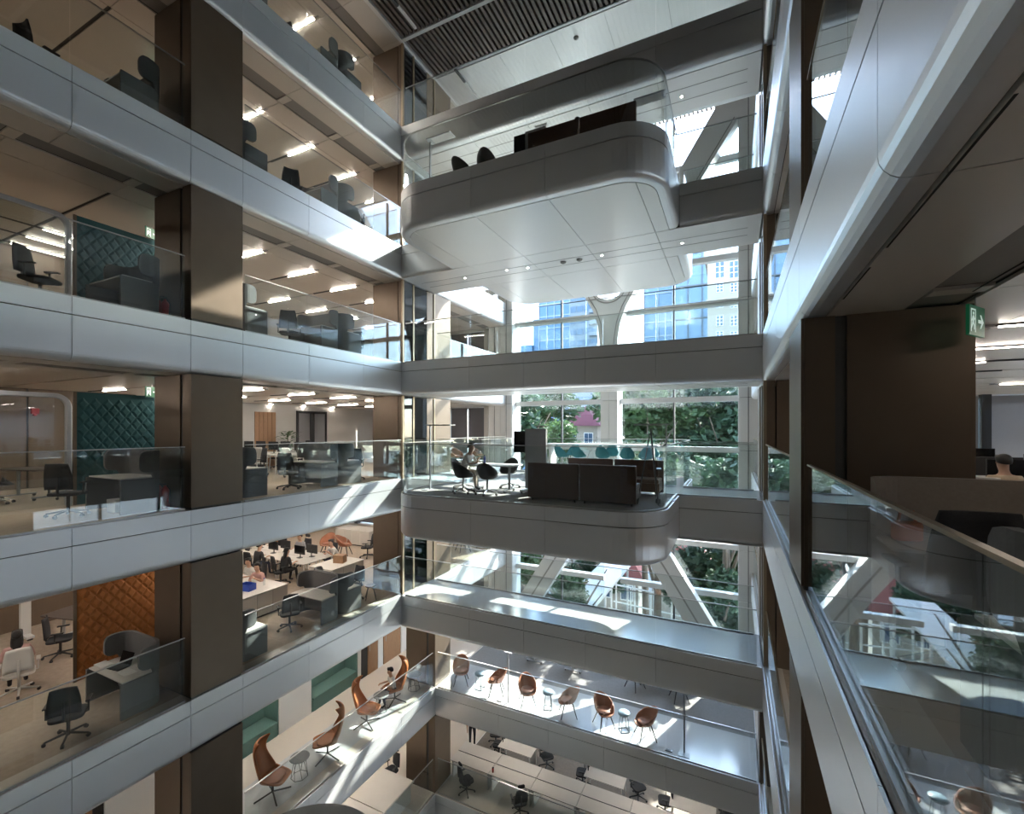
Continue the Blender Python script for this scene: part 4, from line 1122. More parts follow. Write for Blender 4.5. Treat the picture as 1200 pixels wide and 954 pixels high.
# ------------------------------------------------------------------ ceiling lights
U = {}
strip = make_strip_light('linear_ceiling_light', 'slim lit linear light in the ceiling')
stripd = make_strip_light('linear_ceiling_light', 'slim lit linear light in the ceiling', 'lampdim')
def strip_at(side, lv, d, y):
    x = wing_x(side, d + .60)
    stand(strip if side == 'L' else stripd, U, (x, y, UP[lv] - SOF - .022 if lv != 'A' else 15.078), 0 if side == 'L' else PI, 'slim lit linear light set in the ceiling of the ' + WORDS[lv] + (', taupe-booth side' if side == 'R' else ''), 'linear lights, ' + WORDS[lv])
for lv in 'ABCDEFG':
    for d in (2.04, 5.5, 8.95):
        if lv == 'G' and d > 3: continue
        for y in (1.55, 3.35, 6.95, 8.75, 10.55, 12.35, 14.15, 15.95, 17.75):
            if d == 2.04 and lv in 'ABC' and y < 5: continue
            if d > 8 and lv not in 'DE': continue
            strip_at('L', lv, d, y)
for lv in 'CDE':
    for d in (2.04, 5.5):
        for y in (3.35, 6.95, 8.75, 10.55, 12.35, 15.95):
            strip_at('R', lv, d, y)
for y in (16.4, 19.0):                       # desks of the lowest level
    for x in (-8.0, -2.6):
        stand(strip, U, (x, y, UP['G'] - SOF - .022), 0, 'slim lit linear light in the ceiling above the long white desks', 'linear lights above the long desks')
spot = thing('downlight', 'small round downlight', 'downlight')
MB().lathe([(.035, .0), (.042, -.005), (.04, .004)], 16).obj('trim_ring', 'white', spot)
MB().lathe([(0, -.002), (.030, -.002), (.030, .004), (0, .004)], 16).obj('lens', 'spot', spot)
for (x, y, z, wd) in ((705.4, 299.4, 6.88, 'upper rounded balcony'), (618.6, 314, 6.88, 'upper rounded balcony'), (594, 316.7, 6.88, 'upper rounded balcony'), (799.5, 285, 6.88, 'upper rounded balcony'), (545, 326, 6.88, 'upper rounded balcony'), (798.8, 113.3, 10.96, 'top bridge'), (690, 143, 10.96, 'top bridge')):
    stand(spot, U, pix(x, y, z=z - .001), 0, 'small round downlight in the underside of the ' + wd, 'downlights under the ' + wd)

# ------------------------------------------------------------------ furniture prototypes
pod = make_pod('work_pod', 'grey felt work pod')
podw = make_pod('work_pod', 'felt work pod with taupe light tint', 'felt_lit')
tchair = make_task_chair('task_chair', 'black mesh task chair', 'black', 'mesh')
hchair = make_task_chair('task_chair', 'black mesh task chair with headrest', 'black', 'mesh', True)
wchair = make_task_chair('task_chair', 'white task chair', 'whitepl', 'whitepl')
desk = make_desk('bench_desk', 'white bench desk', 1.5, .72)
mon = make_monitor('monitor', 'black monitor')
sofa = make_sofa('sofa', 'brown leather sofa')
swiv = make_swivel_shell('swivel_chair', 'black shell swivel chair', 'black')
tealc = make_bar_chair('bar_stool', 'teal bar stool')
lamp = make_lamp('floor_lamp', 'silver floor lamp')
board = make_board('display_stand', 'grey display stand')
easel = make_easel('easel', 'dark framed easel')
mtable = make_table('meeting_table', 'white meeting table')
orch = make_shell_chair('shell_chair', 'terracotta shell chair', 'tan2'); orch.scale = (1.1, 1.1, 1.1)
lounge = make_lounge('lounge_chair', 'tan lounge chair'); lounge.scale = (1.2, 1.2, 1.2)
wtab = make_wire_table('wire_table', 'grey wire table')
drum = make_drum_table('side_table', 'blue grey side table')
ext = thing('fire_extinguisher', 'red fire extinguisher', 'extinguisher')
MB().lathe([(0, 0), (.075, 0), (.08, .02), (.08, .38), (.06, .44), (.025, .47), (.025, .50), (0, .50)], 16).obj('cylinder', 'red', ext, True)
MB().cbox((0, -.03, .53), (.03, .12, .04)).obj('handle', 'black', ext); MB().tube([(0, .04, .5), (.07, .06, .4), (.09, .03, .12)], .012, 6).obj('hose', 'black', ext)
exitp = make_exit('exit_sign', 'green exit sign')
lap = thing('laptop', 'open laptop', 'laptop')
MB().box(-.17, .17, -.12, .12, 0, .018).obj('keyboard_base', 'black', lap); MB().add([(-.17, .12, .018), (.17, .12, .018), (.17, .19, .24), (-.17, .19, .24), (-.17, .132, .018), (.17, .132, .018), (.17, .202, .24), (-.17, .202, .24)], [(0, 1, 2, 3), (7, 6, 5, 4), (0, 4, 5, 1), (1, 5, 6, 2), (2, 6, 7, 3), (3, 7, 4, 0)]).obj('screen', 'screen', lap)

# pods and chairs on the left-hand galleries, same layout on five levels
for lv in 'ABCDE':
    z = LV[lv]; wd = WORDS[lv]
    stand(pod, U, (-11.42, 4.66, z), 0, 'grey felt work pod beside the brown column, %s' % wd)
    stand(pod, U, (-11.42, 7.76, z), PI, 'grey felt work pod with its back to the column, %s' % wd)
    stand(pod, U, (-11.42, 9.46, z), 0, 'grey felt pod of the back-to-back pair facing the column, %s' % wd)
    stand(pod, U, (-11.42, 11.02, z), PI, 'grey felt pod of the back-to-back pair facing the bridge, %s' % wd)
    ax, ay, ar = {'E': (-11.05, 4.0, -2.15), 'D': (-11.75, 4.25, -2.5), 'C': (-11.45, 3.75, PI - .9), 'B': (-11.6, 3.8, PI + .2), 'A': (-11.5, 3.9, PI)}[lv]
    stand(tchair, U, (ax, ay, z), ar, 'black mesh task chair at the pod before the column, %s' % wd)
    stand(tchair, U, (-11.45, 8.98, z), -2.1 - .3 * (ord(lv) % 3), 'black mesh task chair at the back-to-back pods, %s' % wd)
    stand(tchair, U, (-11.5, 11.5, z), .3 * (ord(lv) % 3), 'black mesh task chair between pods and bridge, %s' % wd)
    # bench desks deeper in the wing
    for bi, yb in enumerate((9.3, 12.45)):
        for k in range(3):
            xx = -14.95 - 1.52 * k
            for sgn in (-1, 1):
                stand(desk, U, (xx, yb + sgn * .37, z), 0, 'pale bench desk in the %s row behind the pods, %s' % (('near', 'far')[bi], wd), 'bench desks, ' + wd)
                stand(mon, U, (xx + .15 * sgn, yb + sgn * .16, z + .74), 0 if sgn < 0 else PI, 'black monitor on the %s bench row, %s' % (('near', 'far')[bi], wd), 'monitors, ' + wd)
                if not (lv == 'D' and sgn < 0 and bi == 1):
                    stand(tchair if (k + bi) % 2 else hchair, U, (xx + .1 * sgn + (.75 if k == 2 and sgn < 0 and bi == 0 else 0), yb + sgn * 1.02, z), PI + .3 * (k - 1) if sgn < 0 else .25 * (k - 1), 'black task chair at the %s bench row, %s' % (('near', 'far')[bi], wd), 'bench chairs, ' + wd)
                elif lv == 'D':
                    stand(wchair, U, (xx + .7, yb - 1.15 - .2 * k, z), PI + .6 * k, 'white task chair at the far bench row behind the pods', 'white bench chairs')
for lv, mt, wd in (('C', 'tealq', 'dark teal quilted screen one storey above the red alarm box'), ('D', 'tealq', 'dark teal quilted screen on the level of the red alarm box'), ('E', 'orangeq', 'orange quilted screen behind the laptop pod')):
    make_quilt('quilted_screen', wd, mt, 4.95, 8.1, -13.4, LV[lv], LV[lv] + 2.55)
# glass partitions with rounded frames next to the teal screens
for lv in 'CD':
    z = LV[lv]
    e = thing('glass_partition', 'glass partition with a rounded pale frame beside the teal quilted screen, ' + WORDS[lv], 'partition', (-13.4, 2.9, z))
    pth = [(0, 2.45)] + [(y, zz) for y, zz in arc(1.70, 2.20, .25, 90, 0, 8)] + [(1.95, 0)]
    T = Matrix(((0, 0, 1, 0), (1, 0, 0, 0), (0, 1, 0, 0), (0, 0, 0, 1)))
    MB().sweep(pth, [(-.05, -.06), (.05, -.06), (.05, .06), (-.05, .06)], T=T).obj('frame', 'silver', e, bevel=.02)
    MB().prism([(0, .02), (1.9, .02)] + arc(1.68, 2.18, .22, 0, 90, 8) + [(0, 2.40)], -.006, .006, T=T).obj('glass_pane', 'glass', e)
for lv in 'CD':
    stand(ext, U, (-10.98, 5.56, LV[lv]), 0, 'red fire extinguisher standing by the brown column, ' + WORDS[lv]); stand(ext, U, (-11.2, 5.56, LV[lv]), .6, 'second red fire extinguisher by the brown column, ' + WORDS[lv])
for lv, (x, y) in dict(B=(178, 28), C=(178, 238), D=(178, 457)).items():
    p = pix(x, y, Y=6.4); stand(exitp, U, (p.x, p.y, UP[lv] - SOF - .36), PI / 2 + .25, 'green exit sign hanging beside the brown column, ' + WORDS[lv])
p = pix(1143, 377, Y=5.35)
stand(exitp, U, (p.x, p.y, UP['D'] - SOF - .36), .95, 'green exit sign with white arrow above the curved booth')

# details, level D left
e = thing('alarm_box', 'red fire alarm box on the brown panelled wall', 'alarm', pix(40, 482, X=-18.25)); MB().cbox((.05, 0, 0), (.1, .16, .16)).obj('housing', 'red', e); MB().lathe([(0, -.01), (.05, 0), (.04, .05), (0, .06)], 12, (.05, 0, -.13)).obj('sounder', 'red', e)
tb = make_table('meeting_table', 'dark meeting table by the brown wall', 1.6, .8, .74, 'dtable')
stand(tb, U, (-15.6, 5.0, 0), .2, 'dark meeting table by the brown wall with the red alarm')
for k, (x, y, a) in enumerate(((-15.1, 4.2, 2.6), (-16.1, 5.9, .2), (-14.6, 5.4, 1.6))):
    stand(swiv, U, (x, y, 0), a, 'black shell swivel chair %s the dark meeting table' % ('before', 'behind', 'at the end of')[k])
stand(wchair, U, (-12.9, 2.4, 0), 1.2, 'white task chair near the end wall, level with the red alarm')
e = thing('document_box', 'white carton under the grey pod desk', 'box', (-11.5, 4.95, 0)); MB().box(-.16, .16, -.12, .12, 0, .26).obj('carton', 'paper', e); MB().box(-.165, .165, -.125, .125, .20, .262).obj('lid', 'paper', e)
# level D back wall: timber niche, dark framed window, plant
xw = -19.4
w_ = place('door_1', None, None, (0, 0, 0), 0, 'structure')
ya, yb = pix(298, 500, X=xw).y, pix(323, 500, X=xw).y
for k in range(5): MB().box(xw, xw + .03, ya + (yb - ya) * k / 5 + .01, ya + (yb - ya) * (k + 1) / 5 - .01, 0, 2.5).obj('panel', 'wood', w_)
w_ = place(win_name(), None, None, (0, 0, 0), 0, 'structure')
ya, yb = pix(347, 500, X=xw).y, pix(382, 500, X=xw).y
for a, b in ((ya, ya + .1), ((ya + yb) / 2 - .12, (ya + yb) / 2 + .12), (yb - .1, yb)): MB().box(xw, xw + .08, a, b, .1, 2.6).obj('frame', 'black', w_)
for a, b in ((ya + .1, (ya + yb) / 2 - .12), ((ya + yb) / 2 + .12, yb - .1)): MB().box(xw, xw + .03, a, b, .1, 2.5).obj('roller_blind', 'blind', w_)
MB().box(xw, xw + .08, ya, yb, 2.5, 2.62).obj('frame', 'black', w_)
c = pix(337, 516, X=-18.6); e = thing('potted_plant', 'leafy green plant in a dark pot before the far wall', 'plant', (c.x, c.y, 0))
MB().lathe([(0, 0), (.22, 0), (.28, .55), (.25, .56), (.2, .5), (0, .5)], 18).obj('pot', 'black', e, True)
m = MB(); rr = random.Random(4)
for i in range(150):
    a, q = rr.uniform(0, 6.28), rr.uniform(.05, .62); zz = .75 + rr.uniform(0, .85); p_ = Vector((math.cos(a) * q, math.sin(a) * q, zz)); u = Vector((math.cos(a), math.sin(a), rr.uniform(-.3, .5))).normalized() * .16; v = Vector((-math.sin(a), math.cos(a), 0)) * .05
    m.add([p_ - u, p_ + v, p_ + u, p_ - v], [(0, 1, 2, 3)])
m.obj('foliage', 'leaf', e); MB().tube([(0, 0, .5), (.02, 0, 1.3)], .02, 6).obj('stem', 'bark', e)

# level E left: pod desk with laptop and papers, white chair with a person, furniture along the back wall
z = LV['E']
stand(lap, U, (-11.55, 4.98, z + .74), .15, 'open black laptop on the pod desk before the orange quilted screen')
for k, (x, y, a) in enumerate(((-11.98, 4.9, .3), (-11.15, 4.95, -.2))):
    tag(MB().box(-.15, .15, -.105, .105, 0, .012).obj('paper_stack', 'paper', None), None, 'white paper stack %s the open laptop' % ('on the column-far side of', 'next to')[k], 'papers').location = (x, y, z + .74); bpy.context.view_layer.objects.active = None
make_person('person in pale top on a white chair by the orange quilted screen', 'type', 'sh_pink', 'tr_black', (-13.95, 4.2, z), -1.9, 'long')
stand(wchair, U, (-13.9, 4.22, z), -1.9, 'white task chair under the seated person by the orange screen')
cn = make_counter('storage_desk', 'white storage desk beside the white task chair', 1.4, .7, 2); stand(cn, U, (-13.75, 3.0, z), PI / 2, 'white storage desk beside the person in the white chair')
tb2 = make_table('meeting_table', 'dark meeting table', 1.5, .8, .74, 'dtable'); stand(tb2, U, (-16.0, 6.0, z), .25, 'dark meeting table behind the orange quilted screen')
stand(tchair, U, (-15.2, 5.35, z), 2.6, 'black task chair at the dark table behind the orange screen')
e = thing('mobile_stand', 'white mobile screen stand by the brown wall behind the dark table', 'screen stand', (-17.4, 5.4, z))
MB().box(-.06, .06, -.1, .1, .1, 1.9).obj('column', 'white', e); MB().box(-.35, .35, -.08, .08, .06, .12).obj('foot', 'white', e)
for s in (-1, 1): MB().tube([(s * .3, -.05, .03), (s * .3, .05, .03)], .03, 8).obj('caster', 'black', e)
MB().box(.05, .12, -.7, .7, 1.1, 1.9).obj('screen', 'screen', e)
# level E right: storage desks, crate and people at the benches
k1 = make_counter('storage_desk', 'white storage desk', 1.55, 1.25, 3); stand(k1, U, (-13.52, 9.25, z), PI / 2, 'white storage desk carrying the blue crate')
k2 = make_counter('storage_desk', 'white storage desk', 1.5, 1.1, 3); stand(k2, U, (-13.25, 12.42, z), PI / 2, 'white storage desk beside the person in white by the back-to-back pods')
k3 = make_counter('storage_desk', 'white storage desk', 2.2, .9, 4); stand(k3, U, (-16.9, 17.2, z), 0, 'white storage desk far back near the facade wall'); stand(tchair, U, (-14.7, 15.5, z), -1.2, 'black task chair standing alone near the far storage desk')
e = thing('crate', 'blue plastic crate on the white storage desk', 'crate', (-13.5, 9.1, z + .75), .2)
MB().box(-.2, .2, -.14, .14, 0, .015).obj('bottom', 'blue', e)
for a in ((-.2, .2, -.14, -.125), (-.2, .2, .125, .14), (-.2, -.185, -.125, .125), (.185, .2, -.125, .125)): MB().box(*a, .015, .20).obj('side', 'blue', e)
e = thing('water_bottle', 'clear water bottle beside the blue crate', 'bottle', (-13.45, 9.62, z + .75)); MB().lathe([(0, 0), (.035, 0), (.037, .15), (.015, .2), (0, .2)], 12).obj('bottle_body', 'winglass', e); MB().lathe([(0, .2), (.016, .2), (.016, .225), (0, .225)], 10).obj('cap', 'blue', e)
PPL = [('person in white shirt facing a monitor behind the blue crate', 'type', 'sh_white', 'tr_black', (-14.9, 10.20, 0), 0, 'short'), ('person with long dark hair next to the blue crate', 'lean', 'sh_pink', 'tr_navy', (-14.15, 10.05, 0), .3, 'long'),
       ('person in black seen from behind at the far bench row', 'type', 'sh_black', 'tr_black', (-14.9, 11.45, 0), PI, 'long'), ('person in orange sweater at the end of the far bench row', 'type', 'sh_orange', 'tr_navy', (-18.0, 13.4, 0), 0, 'long'),
       ('person in grey top at the middle of the far bench row', 'type', 'sh_grey', 'tr_black', (-16.4, 13.45, 0), .2, 'short'), ('person in white top with a bag at the far storage desk end', 'lean', 'sh_white', 'tr_navy', (-14.4, 13.45, 0), -.2, 'bun'),
       ('person in black top at the near bench row middle', 'type', 'sh_black', 'tr_navy', (-16.45, 10.3, 0), 0, 'short'), ('person in pink top at the near bench row end', 'type', 'sh_pink', 'tr_navy', (-17.9, 10.3, 0), .1, 'long'),
       ('person in black seen from behind, middle of the far bench row', 'type', 'sh_black', 'tr_navy', (-16.5, 11.5, 0), PI, 'short')]
for lb, kd, sh, tr, lc, rz, hr in PPL: make_person(lb, kd, sh, tr, (lc[0], lc[1], z), rz, hr)
e = thing('carton', 'brown carton on the far storage desk', 'box', (-13.2, 12.5, z + .75), .3); MB().box(-.2, .2, -.14, .14, 0, .28).obj('box_body', 'wood', e); MB().box(-.205, .205, -.145, .145, .24, .285).obj('lid', 'wood', e)
for k, (x, y, a) in enumerate(((-16.6, 15.0, .4), (-15.8, 15.2, 2.0))): stand(orch, U, (x, y, z), a, 'terracotta shell chair standing behind the far bench row', 'terracotta chairs behind the benches')
e = thing('tripod_stool', 'small stool with splayed dark legs past the back-to-back pods', 'stool', (-11.0, 11.75, z))
MB().lathe([(0, .42), (.17, .42), (.18, .44), (.17, .46), (0, .46)], 18).obj('seat', 'brownlea', e)
for k in range(4): MB().tube([(.1 * math.cos(k * 1.57), .1 * math.sin(k * 1.57), .42), (.24 * math.cos(k * 1.57), .24 * math.sin(k * 1.57), 0)], .014, 6).obj('leg', 'black', e)

# orange chairs near the facade on two levels of the left wing
for lv, pts in (('D', ((-11.2, 17.3, 1.4), (-11.0, 18.8, 1.8), (-12.4, 18.2, -1.2))), ('E', ((-11.4, 18.2, 1.0), (-10.95, 19.3, 2.0), (-12.2, 19.0, -.8)))):
    for x, y, a in pts: stand(orch, U, (x, y, LV[lv]), a, 'terracotta shell chair near the facade, ' + WORDS[lv], 'terracotta chairs near the facade, ' + lv)

# ------------------------------------------------------------------ rounded balconies
for lv in 'BD':
    z = LV[lv]; up = 'upper' if lv == 'B' else 'lower'
    for k, (x, a) in enumerate(((-6.52, PI - .25), (-5.78, PI + .2))):
        stand(swiv, U, (x, 10.42, z), a, 'black swivel chair on the atrium side of the white table, %s, %s balcony' % (('lamp end', 'display end')[k], up))
    stand(mtable, U, (-6.0, 11.15, z), 0, 'white meeting table with silver legs on the %s rounded balcony' % up)
    stand(swiv, U, (-5.9, 11.95, z), .1, 'black shell swivel chair on the bridge side of the white table, %s balcony' % up)
    stand(board, U, (-4.76, 11.2, z), 0, 'grey mobile display stand with black screen on the %s rounded balcony' % up)
    for k, x in enumerate((-3.87, -2.56)): stand(sofa, U, (x, 10.24, z), 0, 'brown leather sofa, back to the atrium, %s, %s balcony' % (('by the display stand', 'by the easel')[k], up))
    for k, x in enumerate((-3.6, -2.28)): stand(sofa, U, (x, 12.35, z), PI, 'brown leather sofa on the bridge facing its twin, %s, %s balcony' % (('display end', 'easel end')[k], up))
    stand(lamp, U, (-7.70, 10.57, z), 0, 'silver floor lamp at the end by the meeting table, %s rounded balcony' % up)
    stand(lamp, U, (-1.47, 11.55, z), PI, 'silver floor lamp at the easel end, %s rounded balcony' % up)
    if lv == 'D': stand(easel, U, (-1.60, 10.9, z), PI / 2 + .15, 'dark framed leaning easel at the end of the %s rounded balcony' % up)
    tbl = thing('bar_table', 'long white bar table with teal stools, %s rounded balcony' % up, 'table', (-4.3, 16.05, z))
    MB().box(-2.0, 2.0, -.35, .35, 1.14, 1.18).obj('table_top', 'white', tbl)
    for sx in (-1.8, 0, 1.8): MB().box(sx - .04, sx + .04, -.3, .3, 0, 1.14).obj('leg_panel', 'white', tbl)
    for k, xp in enumerate((658, 678, 706, 735, 757)):
        x = px(xp, 15.45); stand(tealc, U, (x, 15.48, z), PI + .15 * (k - 2), 'teal bar stool at the long white table, %s rounded balcony' % up, 'teal bar stools, %s balcony' % up)
        if k % 2 == 0: stand(tealc, U, (x, 16.78, z), .1 * k, 'teal bar stool at the long white table, %s rounded balcony' % up, 'teal bar stools, %s balcony' % up)
make_person('person in pale top leaning on the white table, lower rounded balcony', 'lean', 'sh_white', 'tr_beige', (-6.95, 11.15, 0), PI / 2, 'bun')
stand(swiv, U, (-6.98, 11.15, 0), PI / 2, 'black shell swivel chair under the person on the lower rounded balcony')
make_person('person with dark hair seated on the brown sofa, upper rounded balcony', 'type', 'sh_black', 'tr_black', (-3.42, 10.58, 8.0 - .04), PI, 'short')
e = thing('drink_bottle', 'blue drink bottle on the white table before the seated person', 'bottle', (-6.30, 11.2, .74)); MB().lathe([(0, 0), (.035, 0), (.035, .16), (.016, .20), (.016, .22), (0, .22)], 12).obj('bottle_body', 'blue', e, True); MB().lathe([(0, .22), (.019, .22), (.019, .25), (0, .25)], 10).obj('cap', 'black', e)

# ------------------------------------------------------------------ lounge level
z = LV['F']
wl = place('wall_left_lounge', None, None, (0, 0, 0), 0, 'structure'); xw = -13.22; zt = UP['F'] - SOF
def wp(y0, y1, mat, nm='panel', za=0, zb=None, dx=0.0): return MB().box(xw - .06 + dx, xw + dx, y0 + .008, y1 - .008, z + za, zb if zb else zt).obj(nm, mat, wl)
wp(9.97, 11.24, 'white'); wp(13.42, 13.60, 'white'); wp(5.5, 7.75, 'white'); wp(14.55, 14.85, 'white'); wp(16.0, 17.6, 'white')
for y0, y1 in ((7.75, 9.97), (11.24, 13.42)):
    wp(y0, y1, 'green', 'niche_back', 0, None, -1.0)
    for yy in (y0, y1 - .04): MB().box(xw - 1.0, xw - .02, yy, yy + .04, z, zt).obj('niche_side', 'green', wl)
w_ = place('door_2', None, None, (0, 0, 0), 0, 'structure'); MB().box(xw - .05, xw - .01, 13.62, 13.95, z, zt).obj('side_light', 'black', w_); MB().box(xw - .05, xw, 13.98, 14.53, z, zt).obj('door_leaf', 'wood', w_); MB().tube([(xw + .04, 14.03, z + .95), (xw + .04, 14.03, z + 1.25)], .012, 6).obj('door_handle', 'steel', w_)
w_ = place('door_3', None, None, (0, 0, 0), 0, 'structure'); MB().box(xw - .05, xw, 14.9, 15.95, z, zt).obj('door_leaf', 'wood', w_); MB().tube([(xw + .04, 14.98, z + .95), (xw + .04, 14.98, z + 1.25)], .012, 6).obj('door_handle', 'steel', w_)
for k, (y0, y1) in enumerate(((7.8, 9.92), (11.3, 13.37))):
    e = thing('banquette', 'sage green upholstered bench in a wall niche, %s the white panel' % ('column side of', 'door side of')[k], 'bench', (xw, (y0 + y1) / 2, z))
    L_ = (y1 - y0) / 2
    MB().box(-.62, .0, -L_, L_, 0, .40).obj('base', 'green', e); MB().box(-.60, .02, -L_ + .01, L_ - .01, .40, .47).obj('seat_cushion', 'green', e, bevel=.02)
    MB().prism([(-.95, .0), (-.62, .0), (-.62, .48), (-.74, 1.05), (-.95, 1.05)], -L_, L_, T=XZ).obj('backrest', 'green', e)
MB().box(-12.1, -10.7, 4.0, 14.4, z - .005, z + .001).obj('floor', 'stone', None, kind='structure')
lw = ['tan high-back lounge chair nearest the dark drum', 'tan high-back lounge chair between the wire table and its neighbour', 'tan high-back lounge chair facing the seated person', 'tan high-back lounge chair with a person sitting in it', 'tan high-back lounge chair by the corner column', ]
for k, (x, y, a) in enumerate(((-11.18, 8.25, PI / 2 + .35), (-11.02, 9.95, -.75), (-11.05, 11.62, PI / 2 + .4), (-11.08, 13.05, -.55))): stand(lounge, U, (x, y, z), a, lw[k])
stand(wtab, U, (-11.12, 9.05, z), 0, 'round grey wire-legged table between two lounge chairs near the drum')
stand(wtab, U, (-11.15, 12.42, z), .4, 'round grey wire-legged table before the seated person')
stand(wtab, U, (-10.95, 14.0, z), .8, 'round grey wire-legged table by the corner column')
make_person('person with a bottle sitting in the tan lounge chair', 'type', 'sh_white', 'tr_navy', (-11.07, 12.97, z - .02), -.55, 'short')
SH = [(-9.55, 15.12, .5), (-7.98, 15.10, -1.15), (-6.68, 15.0, .6), (-5.16, 15.05, -1.1), (-3.90, 15.02, .75), (-2.55, 15.02, -1.05)]
wh = ['beside the corner column', 'second from the corner column', 'third from the corner column, by a side table', 'fourth from the corner column', 'fifth from the corner column, by a side table', 'last of the row, farthest from the corner column']
for k, (x, y, a) in enumerate(SH): stand(orch, U, (x, y, z), a, 'terracotta shell chair on the polished floor, ' + wh[k])
for k, (x, y) in enumerate(((-8.70, 15.1), (-5.92, 15.1), (-3.24, 15.06))): stand(drum, U, (x, y, z), .3 * k, 'pale blue grey round side table, %s pair of shell chairs' % ('corner column', 'middle', 'far end')[k])
stand(lamp, U, (-7.32, 14.75, z), PI / 2, 'silver floor lamp on the polished floor by the second shell chair'); stand(lamp, U, (-1.36, 14.82, z), PI / 2, 'silver floor lamp on the polished floor past the last shell chair')
for k, x in enumerate((-7.65, -1.8)):
    e = thing('floor_socket', 'small grey floor socket beside the floor lamp, %s' % ('second shell chair', 'end of the row')[k], 'socket', (x, 14.72, z)); MB().prism(rrect(.22, .10, .03), 0, .03).obj('housing', 'silver', e); MB().box(-.07, .07, -.03, .03, .03, .036).obj('flap', 'greytop', e)
ft = make_table('meeting_table', 'white table', 1.6, .8)
for k, x in enumerate((-7.6, -5.9, -2.7)): stand(ft, U, (x, 18.35, z), PI / 2 if k < 2 else 0, 'white table on the carpet behind the shell chairs, %s' % ('first from the corner', 'second from the corner', 'with dark chairs')[k])
for k, (x, y, a) in enumerate(((-3.4, 17.75, 2.6), (-1.8, 17.65, 3.6), (-4.4, 18.8, 1.0))): stand(orch, U, (x, y, z), a, 'terracotta shell chair at the white table on the carpet', 'terracotta chairs at the carpet table')

# ------------------------------------------------------------------ lowest level
z = LV['G']
for k in range(5):
    e = thing('long_desk', 'long pale double desk beside the glass balustrade, %s from the corner column' % ('first', 'second', 'third', 'fourth', 'fifth')[k], 'desk', (-9.35 + 1.75 * k, 15.95, z))
    for sy in (-1, 1): MB().box(-.865, .865, sy * .31 - .29, sy * .31 + .29, .70, .73).obj('desk_top', 'desk', e)
    for sx in (-1, 1): MB().box(sx * .8 - .03, sx * .8 + .03, -.5, .5, 0, .70).obj('leg_frame', 'whitepl', e)
    MB().box(-.8, .8, -.012, .012, .60, .74).obj('cable_tray', 'greytop', e)
stand(hchair, U, (-9.25, 15.02, z), PI - .5, 'black headrest task chair at the first long desk'); stand(hchair, U, (-7.0, 15.02, z), PI + .7, 'black headrest task chair at the second long desk')
for k in range(4):
    xx = -8.25 + 2.0 * k if k else -8.1
    xx = (-8.1, -4.4, -1.3, -6.2)[k]
    if k == 3: continue
    stand(desk, U, (xx, 17.2, z), 0, 'slim white desk in the second row of the lowest level, %s' % ('first', 'second', 'third')[k])
    stand(tchair, U, (xx - .95, 17.35, z), -1.4, 'black task chair at the column end of the slim desk, %s of the row' % ('first', 'second', 'third')[k]); stand(tchair, U, (xx + 1.15, 17.6, z), .8, 'black task chair past the slim desk, %s of the row' % ('first', 'second', 'third')[k])
stand(tchair, U, (-9.5, 17.9, z), .4, 'black task chair behind the standing person')
make_person('standing person in black trousers by the corner column', 'stand', 'sh_black', 'tr_black', (-10.35, 17.3, z), .8, 'short')
e = thing('tumbler', 'dark red tumbler on the long pale desk', 'tumbler', (-8.35, 15.5, z + .73)); MB().lathe([(0, 0), (.032, 0), (.038, .17), (.034, .17), (.03, .01), (0, .01)], 12).obj('cup', 'red', e, True); MB().lathe([(0, .17), (.039, .17), (.039, .185), (0, .185)], 12).obj('lid', 'black', e)
e = thing('desk', 'pale double desk below the sunlit lounge fascia', 'desk', (-11.75, 12.2, z))
for sy in (-1, 1): MB().box(-.95, .95, sy * .82 - .80, sy * .82 + .80, .70, .73).obj('desk_top', 'desk', e)
for sx in (-1, 1): MB().box(sx * .85 - .03, sx * .85 + .03, -1.5, 1.5, 0, .70).obj('leg_frame', 'whitepl', e)
stand(hchair, U, (-12.2, 14.15, z), -.3, 'black headrest chair behind the pale double desk by the corner column')
# dark round drum in the atrium
e = thing('atrium_drum', 'dark grey round drum-shaped enclosure rising in the atrium', 'enclosure', (-8.28, 6.6, LV['H']))
hd = -7.58 - LV['H']
MB().lathe([(1.74, 0), (1.74, hd - .25), (1.70, hd - .25)], 64).obj('drum_wall', 'greytop', e, True)
MB().lathe([(0, hd - .25), (1.78, hd - .25), (1.80, hd - .22), (1.80, hd - .02), (1.78, hd), (0, hd)], 64).obj('cap', 'greytop', e)
for k in range(24):
    a = 2 * PI * k / 24; MB().box(-.01, .01, 1.735, 1.755, .05, hd - .3, T=Matrix.Rotation(a, 4, 'Z')).obj('rib', 'mullion', e)

